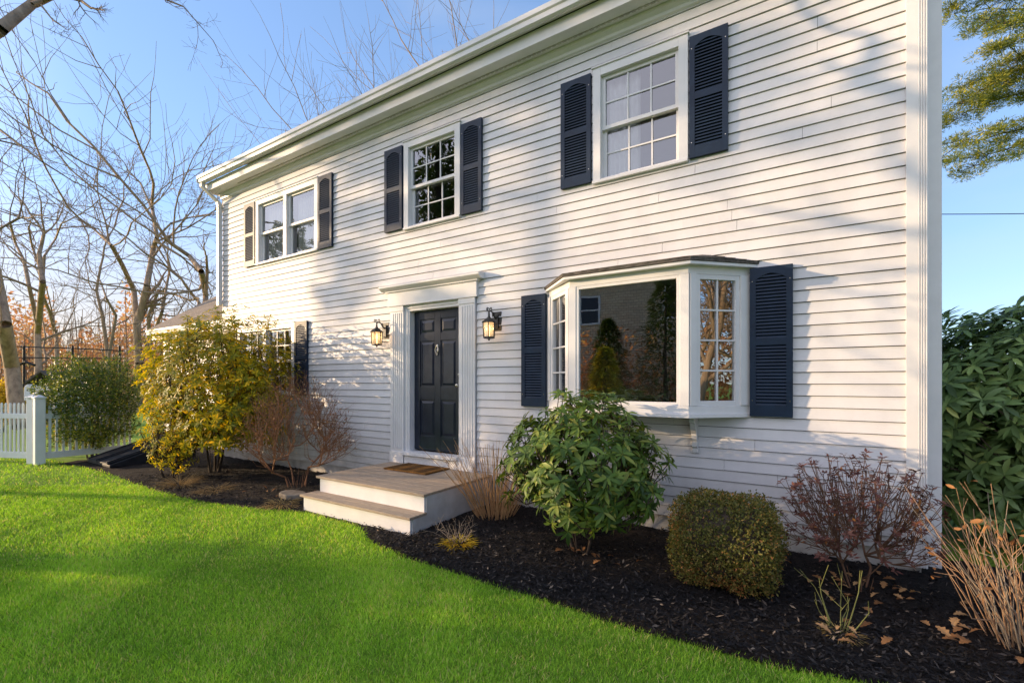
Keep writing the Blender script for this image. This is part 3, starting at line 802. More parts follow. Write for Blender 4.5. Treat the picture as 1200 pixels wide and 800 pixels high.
# small crank handle / bay roof
br = MB(); o1 = inset(.10); hp = [(-2.42, 0.0), (-2.12, -.06), (-1.06, -.06), (-.78, 0.0)]
zE, zR = 2.722, 2.885
o1 = [(BX[0] - .06, 0.0), (BX[1] - .04, -d - .09), (BX[2] + .04, -d - .09), (BX[3] + .10, 0.0)]
eave = [(x, y, zE) for x, y in o1]; eave2 = [(x, y, zE + .022) for x, y in o1]
ridge = [(-2.25, -.0, zR), (-2.10, -.02, zR), (-1.10, -.02, zR), (-.90, 0, zR)]
br.add(eave + eave2 + ridge, [(3, 2, 1, 0), (0, 1, 5, 4), (1, 2, 6, 5), (2, 3, 7, 6), (4, 5, 9, 8), (5, 6, 10, 9), (6, 7, 11, 10)])
def rows_on(mb, A, B, C_, D_, n):    # shingle courses as thin steps: A,B eave; C_,D_ top (A-D, B-C sides)
    A, B, C_, D_ = map(Vector, (A, B, C_, D_)); nn = (B - A).cross(D_ - A).normalized()
    for k in range(n):
        t0, t1 = k / n, (k + 1) / n
        a, b = A.lerp(D_, t0), B.lerp(C_, t0); c, d_ = B.lerp(C_, t1), A.lerp(D_, t1)
        h = nn * .010; h2 = nn * .002
        mb.add([a + h, b + h, c + h2, d_ + h2, a, b], [(0, 1, 2, 3), (4, 5, 1, 0)])
for i in range(3): rows_on(br, eave2[i], eave2[i + 1], ridge[i + 1], ridge[i], 5)
hb(br, 'bay_roof', M_ROOF, bay)
bf = MB(); slab(bf, [(BX[0] - .04, 0), (BX[1] - .03, -d - .07), (BX[2] + .03, -d - .07), (BX[3] + .08, 0)], 2.7155, 2.7215 + .0)
slab(bf, [(x, y) for x, y in [(BX[0] - .05, 0), (BX[1] - .035, -d - .08), (BX[2] + .035, -d - .08), (BX[3] + .09, 0)]], 2.690, 2.7154)
hb(bf, 'bay_fascia', M_TRIM, bay)
for xb in (-.985, -2.16):
    bk = MB(); bk.prism([(-.022, .90), (-.05, .885), (-.055, .93), (-.075, .95), (-.075, 1.0), (-.10, 1.03), (-.105, 1.08), (-.16, 1.13), (-.18, 1.19), (-.215, 1.20), (-.215, 1.261), (-.02, 1.261)], 'x', xb - .025, xb + .025)
    bk.box(xb - .04, xb + .04, -.030, -.018, .88, .905)
    hb(bk, 'bay_bracket', M_TRIM, bay, bevel=.002)

# dim furniture inside the bay room
t = empty('sideboard', (-1.9, 1.9, .45), 'dark wooden sideboard standing inside the room behind the bay window', 'furniture')
m = MB(); m.box(-.7, .7, -.22, .22, .12, .85); m.box(-.74, .74, -.24, .24, .85, .89)
m.build('cabinet', M_WOODIN, t)
for sx in (-.64, .64):
    for sy in (-.18, .18): m = MB(); m.box(sx - .03, sx + .03, sy - .03, sy + .03, 0, .12); m.build('foot', M_WOODIN, t)

# ---- left wing of the house
wg = MB(); WX0, WX1, WY = -14.75, XL - .02, .55
zz = .2
while zz < 2.72:
    wg.add([(WX0, WY - .018, zz), (WX1, WY - .018, zz), (WX1, WY - .005, zz + EXPO), (WX0, WY - .005, zz + EXPO), (WX0, WY, zz), (WX1, WY, zz)], [(0, 1, 2, 3), (0, 4, 5, 1)]); zz += EXPO
wg.box(WX0, WX1, WY, WY + .1, -.1, 2.8); wg.box(WX0, WX0 + .1, WY + .1, WY + 5.5, -.1, 2.8)
wg.add([(WX0 + .01, WY, 2.8), (WX0 + .01, WY + 5.6, 2.8), (WX0 + .01, WY + 2.8, 2.8 + 1.9)], [(0, 1, 2)])
hb(wg, 'wing_wall', M_SIDING)
wr = MB()
for s in (0, 1):
    ya, za = (WY - .32, 2.97) if s == 0 else (WY + 6.0, 2.97)
    yr, zr = WY + 2.8, 2.97 + 3.12 * .68
    x0, x1 = WX0 - .18, WX1
    wr.hexa([(x0, ya, za - .04), (x1, ya, za - .04), (x1, yr, zr - .04), (x0, yr, zr - .04)], [(x0, ya, za + .02), (x1, ya, za + .02), (x1, yr, zr + .02), (x0, yr, zr + .02)])
hb(wr, 'wing_roof', M_WROOF)
wgt = MB(); wgt.prism([(p[0] + WY + .10, p[1] - 2.83) for p in prof], 'x', WX0 - .2, WX1 - .01); wgt.box(WX0 - .15, WX1 - .01, WY - .22, WY - .2, 2.72, 2.92); wgt.box(WX0 - .15, WX1 - .01, WY - .2, WY, 2.72, 2.74)
hb(wgt, 'wing_gutter', M_TRIM)
ch = MB(); ch.box(-13.95, -13.2, 2.2, 2.9, 3.2, 5.35); ch.box(-14.0, -13.15, 2.15, 2.95, 5.35, 5.47)
chim = hb(ch, 'chimney', M_BRICK)
cc = MB(); cc.box(-14.05, -13.1, 2.1, 3.0, 5.66, 5.70)
for X in (-13.95, -13.2):
    for Y_ in (2.2, 2.9): cc.box(X - .02, X + .02, Y_ - .02, Y_ + .02, 5.47, 5.66)
hb(cc, 'chimney_cap', M_IRON, chim)

# ------------------------------------------------------------------ stoop, mat, lanterns
stoop = empty('front_stoop', (-4.4, 0, 0), 'wooden two step stoop with grey tan boards and white risers at the front door', 'steps')
SO = Vector((-4.4, 0, 0))
m = MB(); y = -1.335
while y < -.07:
    y1 = min(y + .14, -.065); m.box(-5.345, -3.475, y, y1 - .004, .372, .40); y = y1
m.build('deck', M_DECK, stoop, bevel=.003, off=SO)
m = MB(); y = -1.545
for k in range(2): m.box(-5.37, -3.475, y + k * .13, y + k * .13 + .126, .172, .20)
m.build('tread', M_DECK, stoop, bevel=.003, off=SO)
m = MB(); m.box(-5.30, -3.50, -1.305, -1.285, .2005, .3715); m.build('riser', M_TRIM, stoop, off=SO)
m = MB(); m.box(-5.33, -3.50, -1.515, -1.495, -.02, .1715); m.build('riser', M_TRIM, stoop, off=SO)
for X in (-5.32, -3.50):
    m = MB(); m.box(X, X + .018, -1.284, -.066, -.02, .3715); m.box(X, X + .018, -1.494, -1.284, -.02, .1715)
    m.build('side_panel', M_SIDING, stoop, off=SO)

mt = MB(); mt.box(-4.95, -4.17, -.57, -.09, .4045, .424); o = mt.build('doormat', M_COIR, bevel=.006); tag(o, 'brown coir doormat with dark stripes lying on the stoop before the door', 'doormat')
m = MB()
for k in range(3): m.box(-4.93 + k * .27, -4.83 + k * .27 + .03, -.56, -.10, .4243, .4252)
m.build('stripe', simple('mat_stripe', (.05, .025, .01), (.12, .06, .02), 70, .95, .1), o)


def lantern(x, label):
    zb = 2.29
    t = empty('wall_lantern', (x, -.02, zb), label, 'lantern', 'black lanterns flanking the front door')
    m = MB(); m.box(-.075, .075, .0, .012, -.03, .22); m.box(-.035, .035, -.022, 0, .0, .18); m.build('back_plate', M_TRIM if False else M_IRON, t, bevel=.004)
    yl = -.17
    m = MB()
    m.tube([(0, -.02, .13), (0, -.05, .15), (0, -.09, .20), (0, -.13, .215), (0, yl, .20)], [.011, .011, .010, .009, .008], 8)
    def scroll(y0, z0, s, r=.028):
        return [(0, y0 + s * r * (1 - a / 9) * math.sin(a * .75), z0 + r * (1 - a / 9) * -math.cos(a * .75) + r) for a in range(9)]
    m.tube(scroll(-.07, .16, 1), .006, 6); m.tube(scroll(-.2, .205, -1), .006, 6); m.tube(scroll(-.13, .215, 1), .006, 6)
    m.tube([(-.03 * math.sin(a * .7) * (1 - a / 9), yl, .20 + .03 - .03 * (1 - a / 9) * math.cos(a * .7)) for a in range(9)], .006, 6)
    m.tube([(0, yl, .13), (0, yl, .20)], [.014, .010], 8)
    m.build('bracket', M_IRON, t, smooth=True)
    m = MB(); m.lathe([(.098, .058), (.102, .064), (.085, .078), (.05, .108), (.022, .125), (.018, .14), (.006, .145)], (0, yl, 0), 6); m.build('lamp_roof', M_IRON, t)
    m = MB(); R = .082; r2 = .074
    for k in range(6):
        a = 2 * math.pi * k / 6; m.tube([(R * math.cos(a), yl + R * math.sin(a), .06), (r2 * math.cos(a), yl + r2 * math.sin(a), -.125)], .0065, 6)
    m.lathe([(.0, -.150), (.02, -.146), (.074, -.137), (.084, -.130), (.082, -.118), (.0, -.118)], (0, yl, 0), 6)
    m.lathe([(.0, -.165), (.01, -.165), (.012, -.15), (.0, -.149)], (0, yl, 0), 8)
    m.build('cage', M_IRON, t)
    m = MB()
    for k in range(6):
        a, b = 2 * math.pi * k / 6, 2 * math.pi * (k + 1) / 6
        m.add([(r2 * math.cos(a) * .96, yl + r2 * math.sin(a) * .96, -.117), (r2 * math.cos(b) * .96, yl + r2 * math.sin(b) * .96, -.117), (R * math.cos(b) * .96, yl + R * math.sin(b) * .96, .058), (R * math.cos(a) * .96, yl + R * math.sin(a) * .96, .058)], [(0, 1, 2, 3)])
    m.build('lantern_glass', M_LGLASS, t)
    m = MB(); m.lathe([(.0, -.115), (.012, -.112), (.012, -.06), (.008, -.055), (.016, -.035), (.019, -.01), (.012, .02), (.003, .042)], (0, yl, 0), 10); m.build('bulb', M_BULB, t, smooth=True)
    ld = bpy.data.lights.new('lantern_light', 'POINT'); ld.energy = 2.5; ld.color = (1, .6, .28); ld.shadow_soft_size = .03
    lo = bpy.data.objects.new('lantern_light', ld); COL.objects.link(lo); lo.parent = t; lo.location = (0, yl, .0)
lantern(-5.514, 'black wall lantern with scrolled bracket, lit, left of the front door')
lantern(-3.439, 'black wall lantern with scrolled bracket, lit, between front door and bay window shutter')

# ------------------------------------------------------------------ bulkhead, fence, gate
bh = empty('cellar_bulkhead', (-11.4, -1.0, 0), 'sloping black steel cellar door beside the picket fence', 'cellar door'); BO = Vector((-11.4, -1.0, 0))
m = MB(); m.hexa([(-12.0, -1.78, .02), (-10.85, -1.78, .02), (-10.85, -.35, .02), (-12.0, -.35, .02)], [(-12.0, -1.78, .07), (-10.85, -1.78, .07), (-10.85, -.35, .50), (-12.0, -.35, .50)])
m.build('frame', M_BULK, bh, bevel=.01, off=BO)
for a, b in ((-11.95, -11.44), (-11.41, -10.90)):
    m = MB(); m.hexa([(a, -1.8, .078), (b, -1.8, .078), (b, -.4, .50), (a, -.4, .50)], [(a, -1.8, .10), (b, -1.8, .10), (b, -.4, .522), (a, -.4, .522)])
    for k in (0, 1):
        xx = a + .03 if k == 0 else b - .06
        m.hexa([(xx, -1.8, .102), (xx + .03, -1.8, .102), (xx + .03, -.4, .524), (xx, -.4, .524)], [(xx, -1.8, .122), (xx + .03, -1.8, .122), (xx + .03, -.4, .544), (xx, -.4, .544)])
    m.build('door_leaf', M_BULK, bh, bevel=.004, off=BO)


def post(mb, x, y, w, h):
    mb.box(x - w / 2, x + w / 2, y - w / 2, y + w / 2, 0, h - .05); mb.box(x - w * .6, x + w * .6, y - w * .6, y + w * .6, h - .05, h - .02)
    mb.hexa([(x - w * .5, y - w * .5, h - .02), (x + w * .5, y - w * .5, h - .02), (x + w * .5, y + w * .5, h - .02), (x - w * .5, y + w * .5, h - .02)],
            [(x - w * .1, y - w * .1, h + .02), (x + w * .1, y - w * .1, h + .02), (x + w * .1, y + w * .1, h + .02), (x - w * .1, y + w * .1, h + .02)])


def fence(a, b, label, cat, name, posts=(1, 1), h=1.19):
    a, b = Vector((*a, 0)), Vector((*b, 0)); t = empty(name, a, label, cat); L = (b - a).length; t.rotation_euler = (0, 0, math.atan2(b.y - a.y, b.x - a.x))
    m = MB(); m.box(0, L, -.02, .02, .10, .225); m.build('rail', M_FENCE, t, bevel=.004)
    m = MB(); m.box(0, L, -.02, .02, .88, .98); m.build('rail', M_FENCE, t, bevel=.004)
    m = MB(); k = max(2, int(round(L / .10)))
    for i in range(k):
        x = (i + .5) * L / k; m.box(x - .02, x + .02, -.011, .011, .20, h - .03); m.add([(x - .02, -.011, h - .03), (x + .02, -.011, h - .03), (x, -.011, h), (x - .02, .011, h - .03), (x + .02, .011, h - .03), (x, .011, h)], [(0, 1, 2), (5, 4, 3), (1, 4, 5, 2), (3, 0, 2, 5)])
    m.build('picket_panel', M_FENCE, t)
    for i, (x, y) in enumerate(((0, 0), (L, 0))):
        if posts[i]:
            m = MB(); post(m, x, y, .15, 1.33); m.build('post', M_FENCE, t, bevel=.006)
fence((-12.62, -2.33), (-12.62, -.85), 'white picket fence running from the gate post back into the hedge', 'fence', 'picket_fence', (1, 0))
fence((-12.84, -2.36), (-14.6, -3.15), 'white picket gate section left of the capped post', 'gate', 'picket_gate', (1, 1))

# ------------------------------------------------------------------ vegetation tools
def rnd_dirs(n, rg):
    v = rg.normal(size=(n, 3)); return unit(v)


def connect(base, targets, rg, rtip=.003, mains=5, spread=.12, wob=.06, gam=.42, rmax=.017):
    """branch skeleton joining base to the targets; returns segments"""
    base = np.array(base, float); T = np.array(targets, float)
    d = np.linalg.norm(T - base, axis=1); T = T[np.argsort(d)]
    nodes = [base]; par = [-1]
    for k in range(mains):
        a = 2 * math.pi * k / mains + rg.uniform(-.4, .4)
        nodes.append(base + np.array([math.cos(a) * spread, math.sin(a) * spread, rg.uniform(.10, .30) * (d.max() / 1.4)])); par.append(0)
    for t in T:
        N = np.array(nodes[1:] if mains else nodes); off = 1 if mains else 0
        dn = np.linalg.norm(N - base, axis=1); dt = np.linalg.norm(t - base)
        c = np.linalg.norm(N - t, axis=1) + np.where(dn > dt * .92, 5., 0) + .25 * dn * (dn > dt * .7)
        j = int(np.argmin(c)) + off; p = nodes[j]; L = np.linalg.norm(t - p)
        k = 2 if L > .18 else 1; prev = j
        for q in range(1, k + 1):
            u = q / (k + .0); pt = p + (t - p) * u
            if q < k: pt = pt + rg.normal(0, wob * L, 3) + np.array([0, 0, -.04 * L])
            nodes.append(pt); par.append(prev); prev = len(nodes) - 1
    w_ = np.zeros(len(nodes)); leaf = np.ones(len(nodes), bool)
    for p in par:
        if p >= 0: leaf[p] = False
    w_[leaf] = 1
    for i in range(len(nodes) - 1, 0, -1): w_[par[i]] += w_[i]
    R = np.minimum(rtip * w_ ** gam, rmax * rg.uniform(.75, 1.1, len(w_)))
    out = []
    for i in range(1, len(nodes)):
        a = nodes[par[i]]
        if par[i] == 0:      # every main stem rises from its own spot on the ground
            a = base + (nodes[i] - base) * np.array([.55, .55, 0]) + rg.normal(0, .015, 3) * np.array([1, 1, 0]) - np.array([0, 0, .02])
        out.append((a, nodes[i], min(R[par[i]], R[i] * 1.3), R[i]))
    return out


def shell_points(n, c, r, rg, inner=.6, zmin=None, lump=.12, power=2.0):
    """points in the outer shell of a (super)ellipsoid with lumpy outline"""
    out = []; ph = rg.uniform(0, 6.28, 6)
    v = rnd_dirs(n * 3, rg)
    k = (np.abs(v) ** power).sum(1) ** (-1 / power); v = v * k[:, None]
    l = 1 + lump * (np.sin(v[:, 0] * 5 + ph[0]) + np.sin(v[:, 1] * 6 + ph[1]) * np.sin(v[:, 2] * 5 + ph[2])) * .7
    rad = rg.uniform(inner ** 3, 1, len(v)) ** (1 / 3)
    P = v * (l * rad)[:, None] * np.array(r) + np.array(c)
    if zmin is not None: m = P[:, 2] > zmin; P, v, rad = P[m], v[m], rad[m]
    return P[:n], v[:n], rad[:n]


def whorls(P, N, rg, per=9, L=(.09, .13), W=.3, upb=.6, droop=.25, splay=1.0):
    """rosettes of leaves round each shoot tip"""
    A = unit(N * .8 + np.array([0, 0, upb]) + rg.normal(0, .25, N.shape)); n = len(P)
    ref = np.where(np.abs(A[:, 2:3]) < .9, np.array([[0, 0, 1.]]), np.array([[1., 0, 0]])); X = unit(np.cross(A, ref)); Y = np.cross(A, X)
    PP, DD, UU, LL = [], [], [], []
    for k in range(per):
        a = 2 * math.pi * k / per + rg.uniform(-.25, .25, n) + 1.0; s = splay * rg.uniform(.75, 1.25, n)
        rad = X * np.cos(a)[:, None] + Y * np.sin(a)[:, None]
        D = rad * s[:, None] + A * rg.uniform(.05, .55, n)[:, None]
        keep = rg.random(n) > .08
        PP.append((P + A * rg.uniform(-.015, .01, n)[:, None])[keep]); DD.append(D[keep]); UU.append((A + .1 * rad)[keep]); LL.append(rg.uniform(L[0], L[1], n)[keep])
    P_, D_, U_, L_ = map(np.concatenate, (PP, DD, UU, LL))
    return P_, D_, U_, L_, L_ * W * rg.uniform(.85, 1.15, len(L_)), np.full(len(L_), droop) * rg.uniform(.4, 1.8, len(L_))


def plant(name, base, label, cat, group=None): return empty(name, base, label, cat, group)


def rel(P, b): return P - np.array(b)


def relseg(S, b): b = np.array(b); return [(np.array(s[0]) - b, np.array(s[1]) - b, s[2], s[3]) for s in S]


def add_wood(S, b, m, t, n=5, name='stem'): return tubes_np(name, relseg(S, b), m, t, n)


def rhododendron(base, c, r, n, label, seed, L=(.09, .135), power=2.0, m=M_RHODO, per=10, zmin=.2, inner=.55, tb=.45, tw=.2, rtip=.004, bark=M_BARKD, mains=7, W=.31, name='rhododendron', droop=.28, lump=.14, cat='shrub', upb=.6):
    rg = np.random.default_rng(seed); t = plant(name, base, label, cat)
    P, N, rad = shell_points(n, c, r, rg, inner, zmin, lump, power)
    S = connect(base, P[rg.permutation(len(P))[:min(len(P), 420)]], rg, rtip, mains)
    add_wood(S, base, bark, t)
    wl = whorls(P, N, rg, per, L, W, upb, droop)
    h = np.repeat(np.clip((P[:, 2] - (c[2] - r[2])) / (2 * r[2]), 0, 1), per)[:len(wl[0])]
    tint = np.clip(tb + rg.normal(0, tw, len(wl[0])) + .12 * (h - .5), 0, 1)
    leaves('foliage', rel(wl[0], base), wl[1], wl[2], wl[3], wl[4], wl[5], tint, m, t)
    return t

# centre rhododendron by the bay
rhododendron((-1.80, -1.02, 0), (-1.80, -.95, .83), (.80, .66, .65), 640, 'rounded green rhododendron with long drooping leaves below the bay window', 11, L=(.065, .135), zmin=.30, inner=.64, droop=.32, tw=.26, lump=.18, tb=.56, mains=8)
# large rhododendron right of the house
rhododendron((2.6, 1.5, 0), (2.85, 1.5, 1.2), (2.15, 1.1, 1.32), 4200, 'tall dark green rhododendron filling the space right of the house corner', 12, L=(.12, .18), m=M_RHODO2, power=3.4, zmin=.06, inner=.62, tb=.42, per=9, rtip=.005)
# big laurel at left
rhododendron((-8.75, -.95, 0), (-8.80, -.95, 1.60), (1.78, .90, 1.20), 2600, 'tall yellow green laurel bush in front of the left ground floor window', 13, L=(.07, .115), m=M_LAUREL, per=8, zmin=.5, inner=.5, tb=.66, tw=.24, name='laurel_bush', mains=9, lump=.22, droop=.2)
# small golden shrub left of it
rhododendron((-9.0, -1.55, 0), (-9.0, -1.5, .62), (.62, .42, .5), 300, 'low golden yellow shrub between cellar bulkhead and laurel bush', 14, L=(.05, .08), m=M_LAUREL, per=7, zmin=.12, inner=.4, tb=.72, tw=.2, name='golden_shrub', mains=5, lump=.2)

# clipped box shrub
def box_shrub(base, c, r, n, label, seed, m, L, name, tb=.45, power=3.2, zmin=.03, inner=.8, core=True, cat='shrub', lump=.05, low=.35):
    rg = np.random.default_rng(seed); t = plant(name, base, label, cat)
    P, N, rad = shell_points(n, c, r, rg, inner, zmin, lump, power)
    S = connect(base, P[:260], rg, .003, 6); add_wood(S, base, M_BARKD, t, 4)
    per = 5; PP = np.repeat(P, per, 0) + rg.normal(0, L * .5, (len(P) * per, 3)); NN = np.repeat(unit(N), per, 0)
    D = unit(NN * .6 + rg.normal(0, .75, PP.shape) + np.array([0, 0, .35])); U = NN + rg.normal(0, .5, PP.shape)
    blot = np.sin(PP[:, 0] * 7 + seed) * np.sin(PP[:, 1] * 8 + 2) * np.sin(PP[:, 2] * 9)
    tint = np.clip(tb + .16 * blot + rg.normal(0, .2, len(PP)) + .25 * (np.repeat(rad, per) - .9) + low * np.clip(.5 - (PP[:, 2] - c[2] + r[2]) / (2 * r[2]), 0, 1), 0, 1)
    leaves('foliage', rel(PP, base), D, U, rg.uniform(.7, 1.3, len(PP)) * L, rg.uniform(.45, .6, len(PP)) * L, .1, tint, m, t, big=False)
    if core:
        k = rg.normal(size=(1, 3)); mm = MB()
        q = 14; vs = []; fs = []
        for i in range(q + 1):
            for j in range(q * 2):
                a, b = math.pi * i / q, math.pi * j / q; v = np.array([math.sin(a) * math.cos(b), math.sin(a) * math.sin(b), math.cos(a)])
                v = v * (np.abs(v) ** power).sum() ** (-1 / power) * np.array(r) * .78 + np.array(c) - np.array(base); v[2] = max(v[2], .02); vs.append(tuple(v))
        for i in range(q):
            for j in range(q * 2):
                j2 = (j + 1) % (q * 2); fs.append((i * q * 2 + j, (i + 1) * q * 2 + j, (i + 1) * q * 2 + j2, i * q * 2 + j2))
        mm.add(vs, fs).build('inner_twigs', M_BARKD, t, True)
    return t
box_shrub((-.56, -1.06, 0), (-.56, -1.06, .375), (.405, .38, .36), 6500, 'clipped rounded box shrub with bronze tinted leaves right of the rhododendron', 21, M_BOX, .021, 'box_shrub', tb=.47, lump=.10, inner=.72, power=2.6)
box_shrub((-12.78, -1.5, 0), (-12.78, -1.5, 1.14), (.72, .74, .90), 4600, 'trimmed hedge bush with pale variegated side growing over the picket fence', 22, M_HEDGE, .05, 'hedge_bush', tb=.58, power=4.2, zmin=.16, inner=.45, core=False, lump=.16)


def azalea(base, label, seed, h, w, n, m, bark, leafn=6, L=.035, name='azalea', leaf=True, rtip=.0022, zlo=.5, tb=.45):
    rg = np.random.default_rng(seed); t = plant(name, base, label, 'shrub')
    b = np.array(base); a = rg.uniform(0, 6.28, n); rr_ = np.sqrt(rg.random(n)) * w; zz_ = h * (zlo + (1 - zlo) * rg.random(n)) * (1 - .25 * (rr_ / w) ** 2)
    P = b + np.stack([np.cos(a) * rr_, np.sin(a) * rr_ * .75, zz_], 1)
    S = connect(base, P, rg, rtip, 12, .10, .05, .40, .009); add_wood(S, base, bark, t, 4)
    if leaf:
        wl = whorls(P, unit(P - b), rg, leafn, (L * .7, L * 1.3), .42, .4, .1)
        leaves('foliage', rel(wl[0], base), wl[1], wl[2], wl[3], wl[4], wl[5], np.clip(tb + rg.normal(0, .22, len(wl[0])), 0, 1), m, t, big=False)
    return t
azalea((.30, -.62, 0), 'sparse azalea with dark red leaves by the house corner', 31, 1.10, .52, 440, M_AZAL, M_TWIGR, 7, .042, zlo=.34)


def bare_shrub(base, label, seed, h, w, n, m, name='bare_shrub', rtip=.0026, mains=9, twig=True):
    rg = np.random.default_rng(seed); t = plant(name, base, label, 'shrub'); b = np.array(base)
    v = rnd_dirs(n, rg); v[:, 2] = np.abs(v[:, 2]); rad = rg.uniform(.45, 1, n) ** .6
    P = b + np.stack([v[:, 0] * w * rad, v[:, 1] * w * .8 * rad, .30 * h + v[:, 2] * .66 * h * rad], 1)
    S = connect(base, P, rg, rtip, mains, .16, .09, .40, .013)
    ex = []
    for p in P:
        for k in range(3):
            d = unit(rg.normal(0, .6, 3) + unit(p - b) * .6 + np.array([0, 0, .35])); L = rg.uniform(.05, .16); q = p + d * L
            ex.append((p, q, rtip * .75, rtip * .45))
            d2 = unit(d + rg.normal(0, .5, 3)); ex.append((q, q + d2 * L * .6, rtip * .45, rtip * .25))
    add_wood(S + ex, base, m, t, 4)
    T = P[rg.random(len(P)) < .4]; T = np.repeat(T, 2, 0) + rg.normal(0, .03, (len(T) * 2, 3))
    leaves('foliage', rel(T, base), rnd_dirs(len(T), rg), rnd_dirs(len(T), rg), rg.uniform(.025, .05, len(T)), rg.uniform(.012, .022, len(T)), .2, rg.random(len(T)) * .8, M_DRYLEAF, t, big=False); return t
bare_shrub((-6.5, -.85, 0), 'leafless brown twiggy shrub between laurel bush and stoop', 41, 1.75, .95, 560, M_TWIGO, rtip=.0027, mains=16)


def stalks(base, label, seed, n, h, w, m, name='dry_stalks', r=.006, leafy=None, cat='plant', lean=1.0, branch=.5, root=.14, kink=.014, m2=None):
    rg = np.random.default_rng(seed); t = plant(name, base, label, cat); S = []; b = np.array(base); tips = []
    for i in range(n):
        a = rg.uniform(0, 6.28); k = math.sqrt(rg.random()); hh = h * rg.uniform(.5, 1.0); p = b + np.array([math.cos(a) * root * k, math.sin(a) * root * k, 0])
        out = np.array([math.cos(a), math.sin(a), 0]) * w * k * lean + rg.normal(0, w * .12, 3) * np.array([1, 1, 0])
        q = [p]
        for j in (1, 2, 3): u = j / 3; q.append(p + out * u ** 1.15 * (hh / h) + np.array([0, 0, hh * (u - .08 * u * u * k)]) + rg.normal(0, kink, 3))
        rr_ = r * rg.uniform(.55, 1.15)
        for j in range(3): S.append((q[j], q[j + 1], rr_ * (1 - .22 * j), rr_ * (1 - .22 * (j + 1))))
        tips.append(q[3])
        if rg.random() < branch:
            d = q[2] + (q[3] - q[2]) * rg.uniform(0, .6); e_ = d + unit(q[3] - q[2] + rg.normal(0, .12, 3)) * rg.uniform(.06, .2); S.append((d, e_, rr_ * .5, rr_ * .35)); tips.append(e_)
    if m2 is None: add_wood(S, base, m, t, 5)
    else: add_wood([q for i, q in enumerate(S) if (i // 3) % 5 > 1], base, m, t, 5); add_wood([q for i, q in enumerate(S) if (i // 3) % 5 <= 1], base, m2, t, 5, 'grey_stem')
    if leafy is not None:
        T = np.array(tips); T = T[rg.random(len(T)) < leafy]; T = np.repeat(T, 3, 0) + rg.normal(0, .02, (len(T) * 3, 3)) - np.array([0, 0, .02])
        leaves('foliage', rel(T, base), rg.normal(0, 1, T.shape) + np.array([0, 0, -.2]), rnd_dirs(len(T), rg), rg.uniform(.03, .06, len(T)), rg.uniform(.012, .03, len(T)), .2, rg.random(len(T)) * .5, M_DRYLEAF, t)
    return t
stalks((1.16, -.98, 0), 'tall clump of tan cut stalks at the right edge of the bed', 51, 140, .98, .52, M_TWIG, r=.0052, leafy=.12, root=.24, kink=.03, m2=M_TWIGG)
stalks((-3.12, -.52, 0), 'clump of thin orange tan stalks between stoop and rhododendron', 52, 150, 1.0, .60, M_TWIGY, r=.0052, root=.2)
stalks((-2.95, -1.45, 0), 'small flattened yellow straw tuft in the mulch before the stoop', 53, 30, .26, .38, M_TWIGG, name='straw_tuft', r=.003, lean=1.0, root=.05, branch=.8)


def tuft(base, label, seed, n, L, m, name='grass_tuft', wid=.006, up=.5, tint=(0, 1), spread=.06):
    rg = np.random.default_rng(seed); t = plant(name, base, label, 'plant'); a = rg.uniform(0, 6.28, n)
    D = np.stack([np.cos(a), np.sin(a), rg.uniform(.1, 1, n) * up * 2], 1); P = np.stack([np.cos(a) * spread * rg.random(n), np.sin(a) * spread * rg.random(n), np.full(n, .02)], 1)
    leaves('blades', P, D, np.tile([0, 0, 1.], (n, 1)), rg.uniform(.5, 1, n) * L, wid, rg.uniform(.1, .6, n), rg.uniform(*tint, n), m, t); return t
tuft((-2.88, -1.48, 0), 'yellow leafy tuft lying on mulch right of the stoop', 61, 240, .19, M_YELLOW, 'yellow_tuft', .014, .35, (.2, .9))
tuft((-7.3, -1.62, 0), 'flattened grey dry grass clump under the laurel bush', 62, 260, .36, M_STRAW, 'dry_grass_clump', .005, .25, (0, .45), .12)
tuft((-8.15, -1.75, 0), 'wispy grey dry grass clump beside the golden shrub', 63, 260, .42, M_STRAW, 'dry_grass_clump', .005, .4, (0, .45), .12)
tuft((-5.75, -1.55, 0), 'tan dry grass clump beside the stoop and flat stone', 64, 220, .28, M_STRAW, 'dry_grass_clump', .006, .25, (.2, .8), .12)
st_ = stalks((.16, -1.42, 0), 'straggly weed with pale green stalks at the lawn edge front right', 54, 9, .40, .28, simple('green_weed_stem', (.13, .14, .04), (.26, .25, .08), 14, .7, .2), name='straggly_weed', r=.005, root=.06, branch=.9)
tuft((.16, -1.44, 0), 'low straw coloured leaves round the foot of the straggly weed', 65, 130, .13, M_STRAW, 'straw_tuft', .006, .35, (.2, .9), .07)

# stepping stone
rg0 = random.Random(5); pl = [(-6.0 + .22 * math.cos(a) * rg0.uniform(.85, 1.1), -1.25 + .14 * math.sin(a) * rg0.uniform(.85, 1.1)) for a in [k * .57 for k in range(11)]]
m = MB(); slab(m, pl, .02, .085); tag(m.build('stepping_stone', M_STONE, bevel=.012), 'flat grey stepping stone in the bed left of the stoop', 'stone')

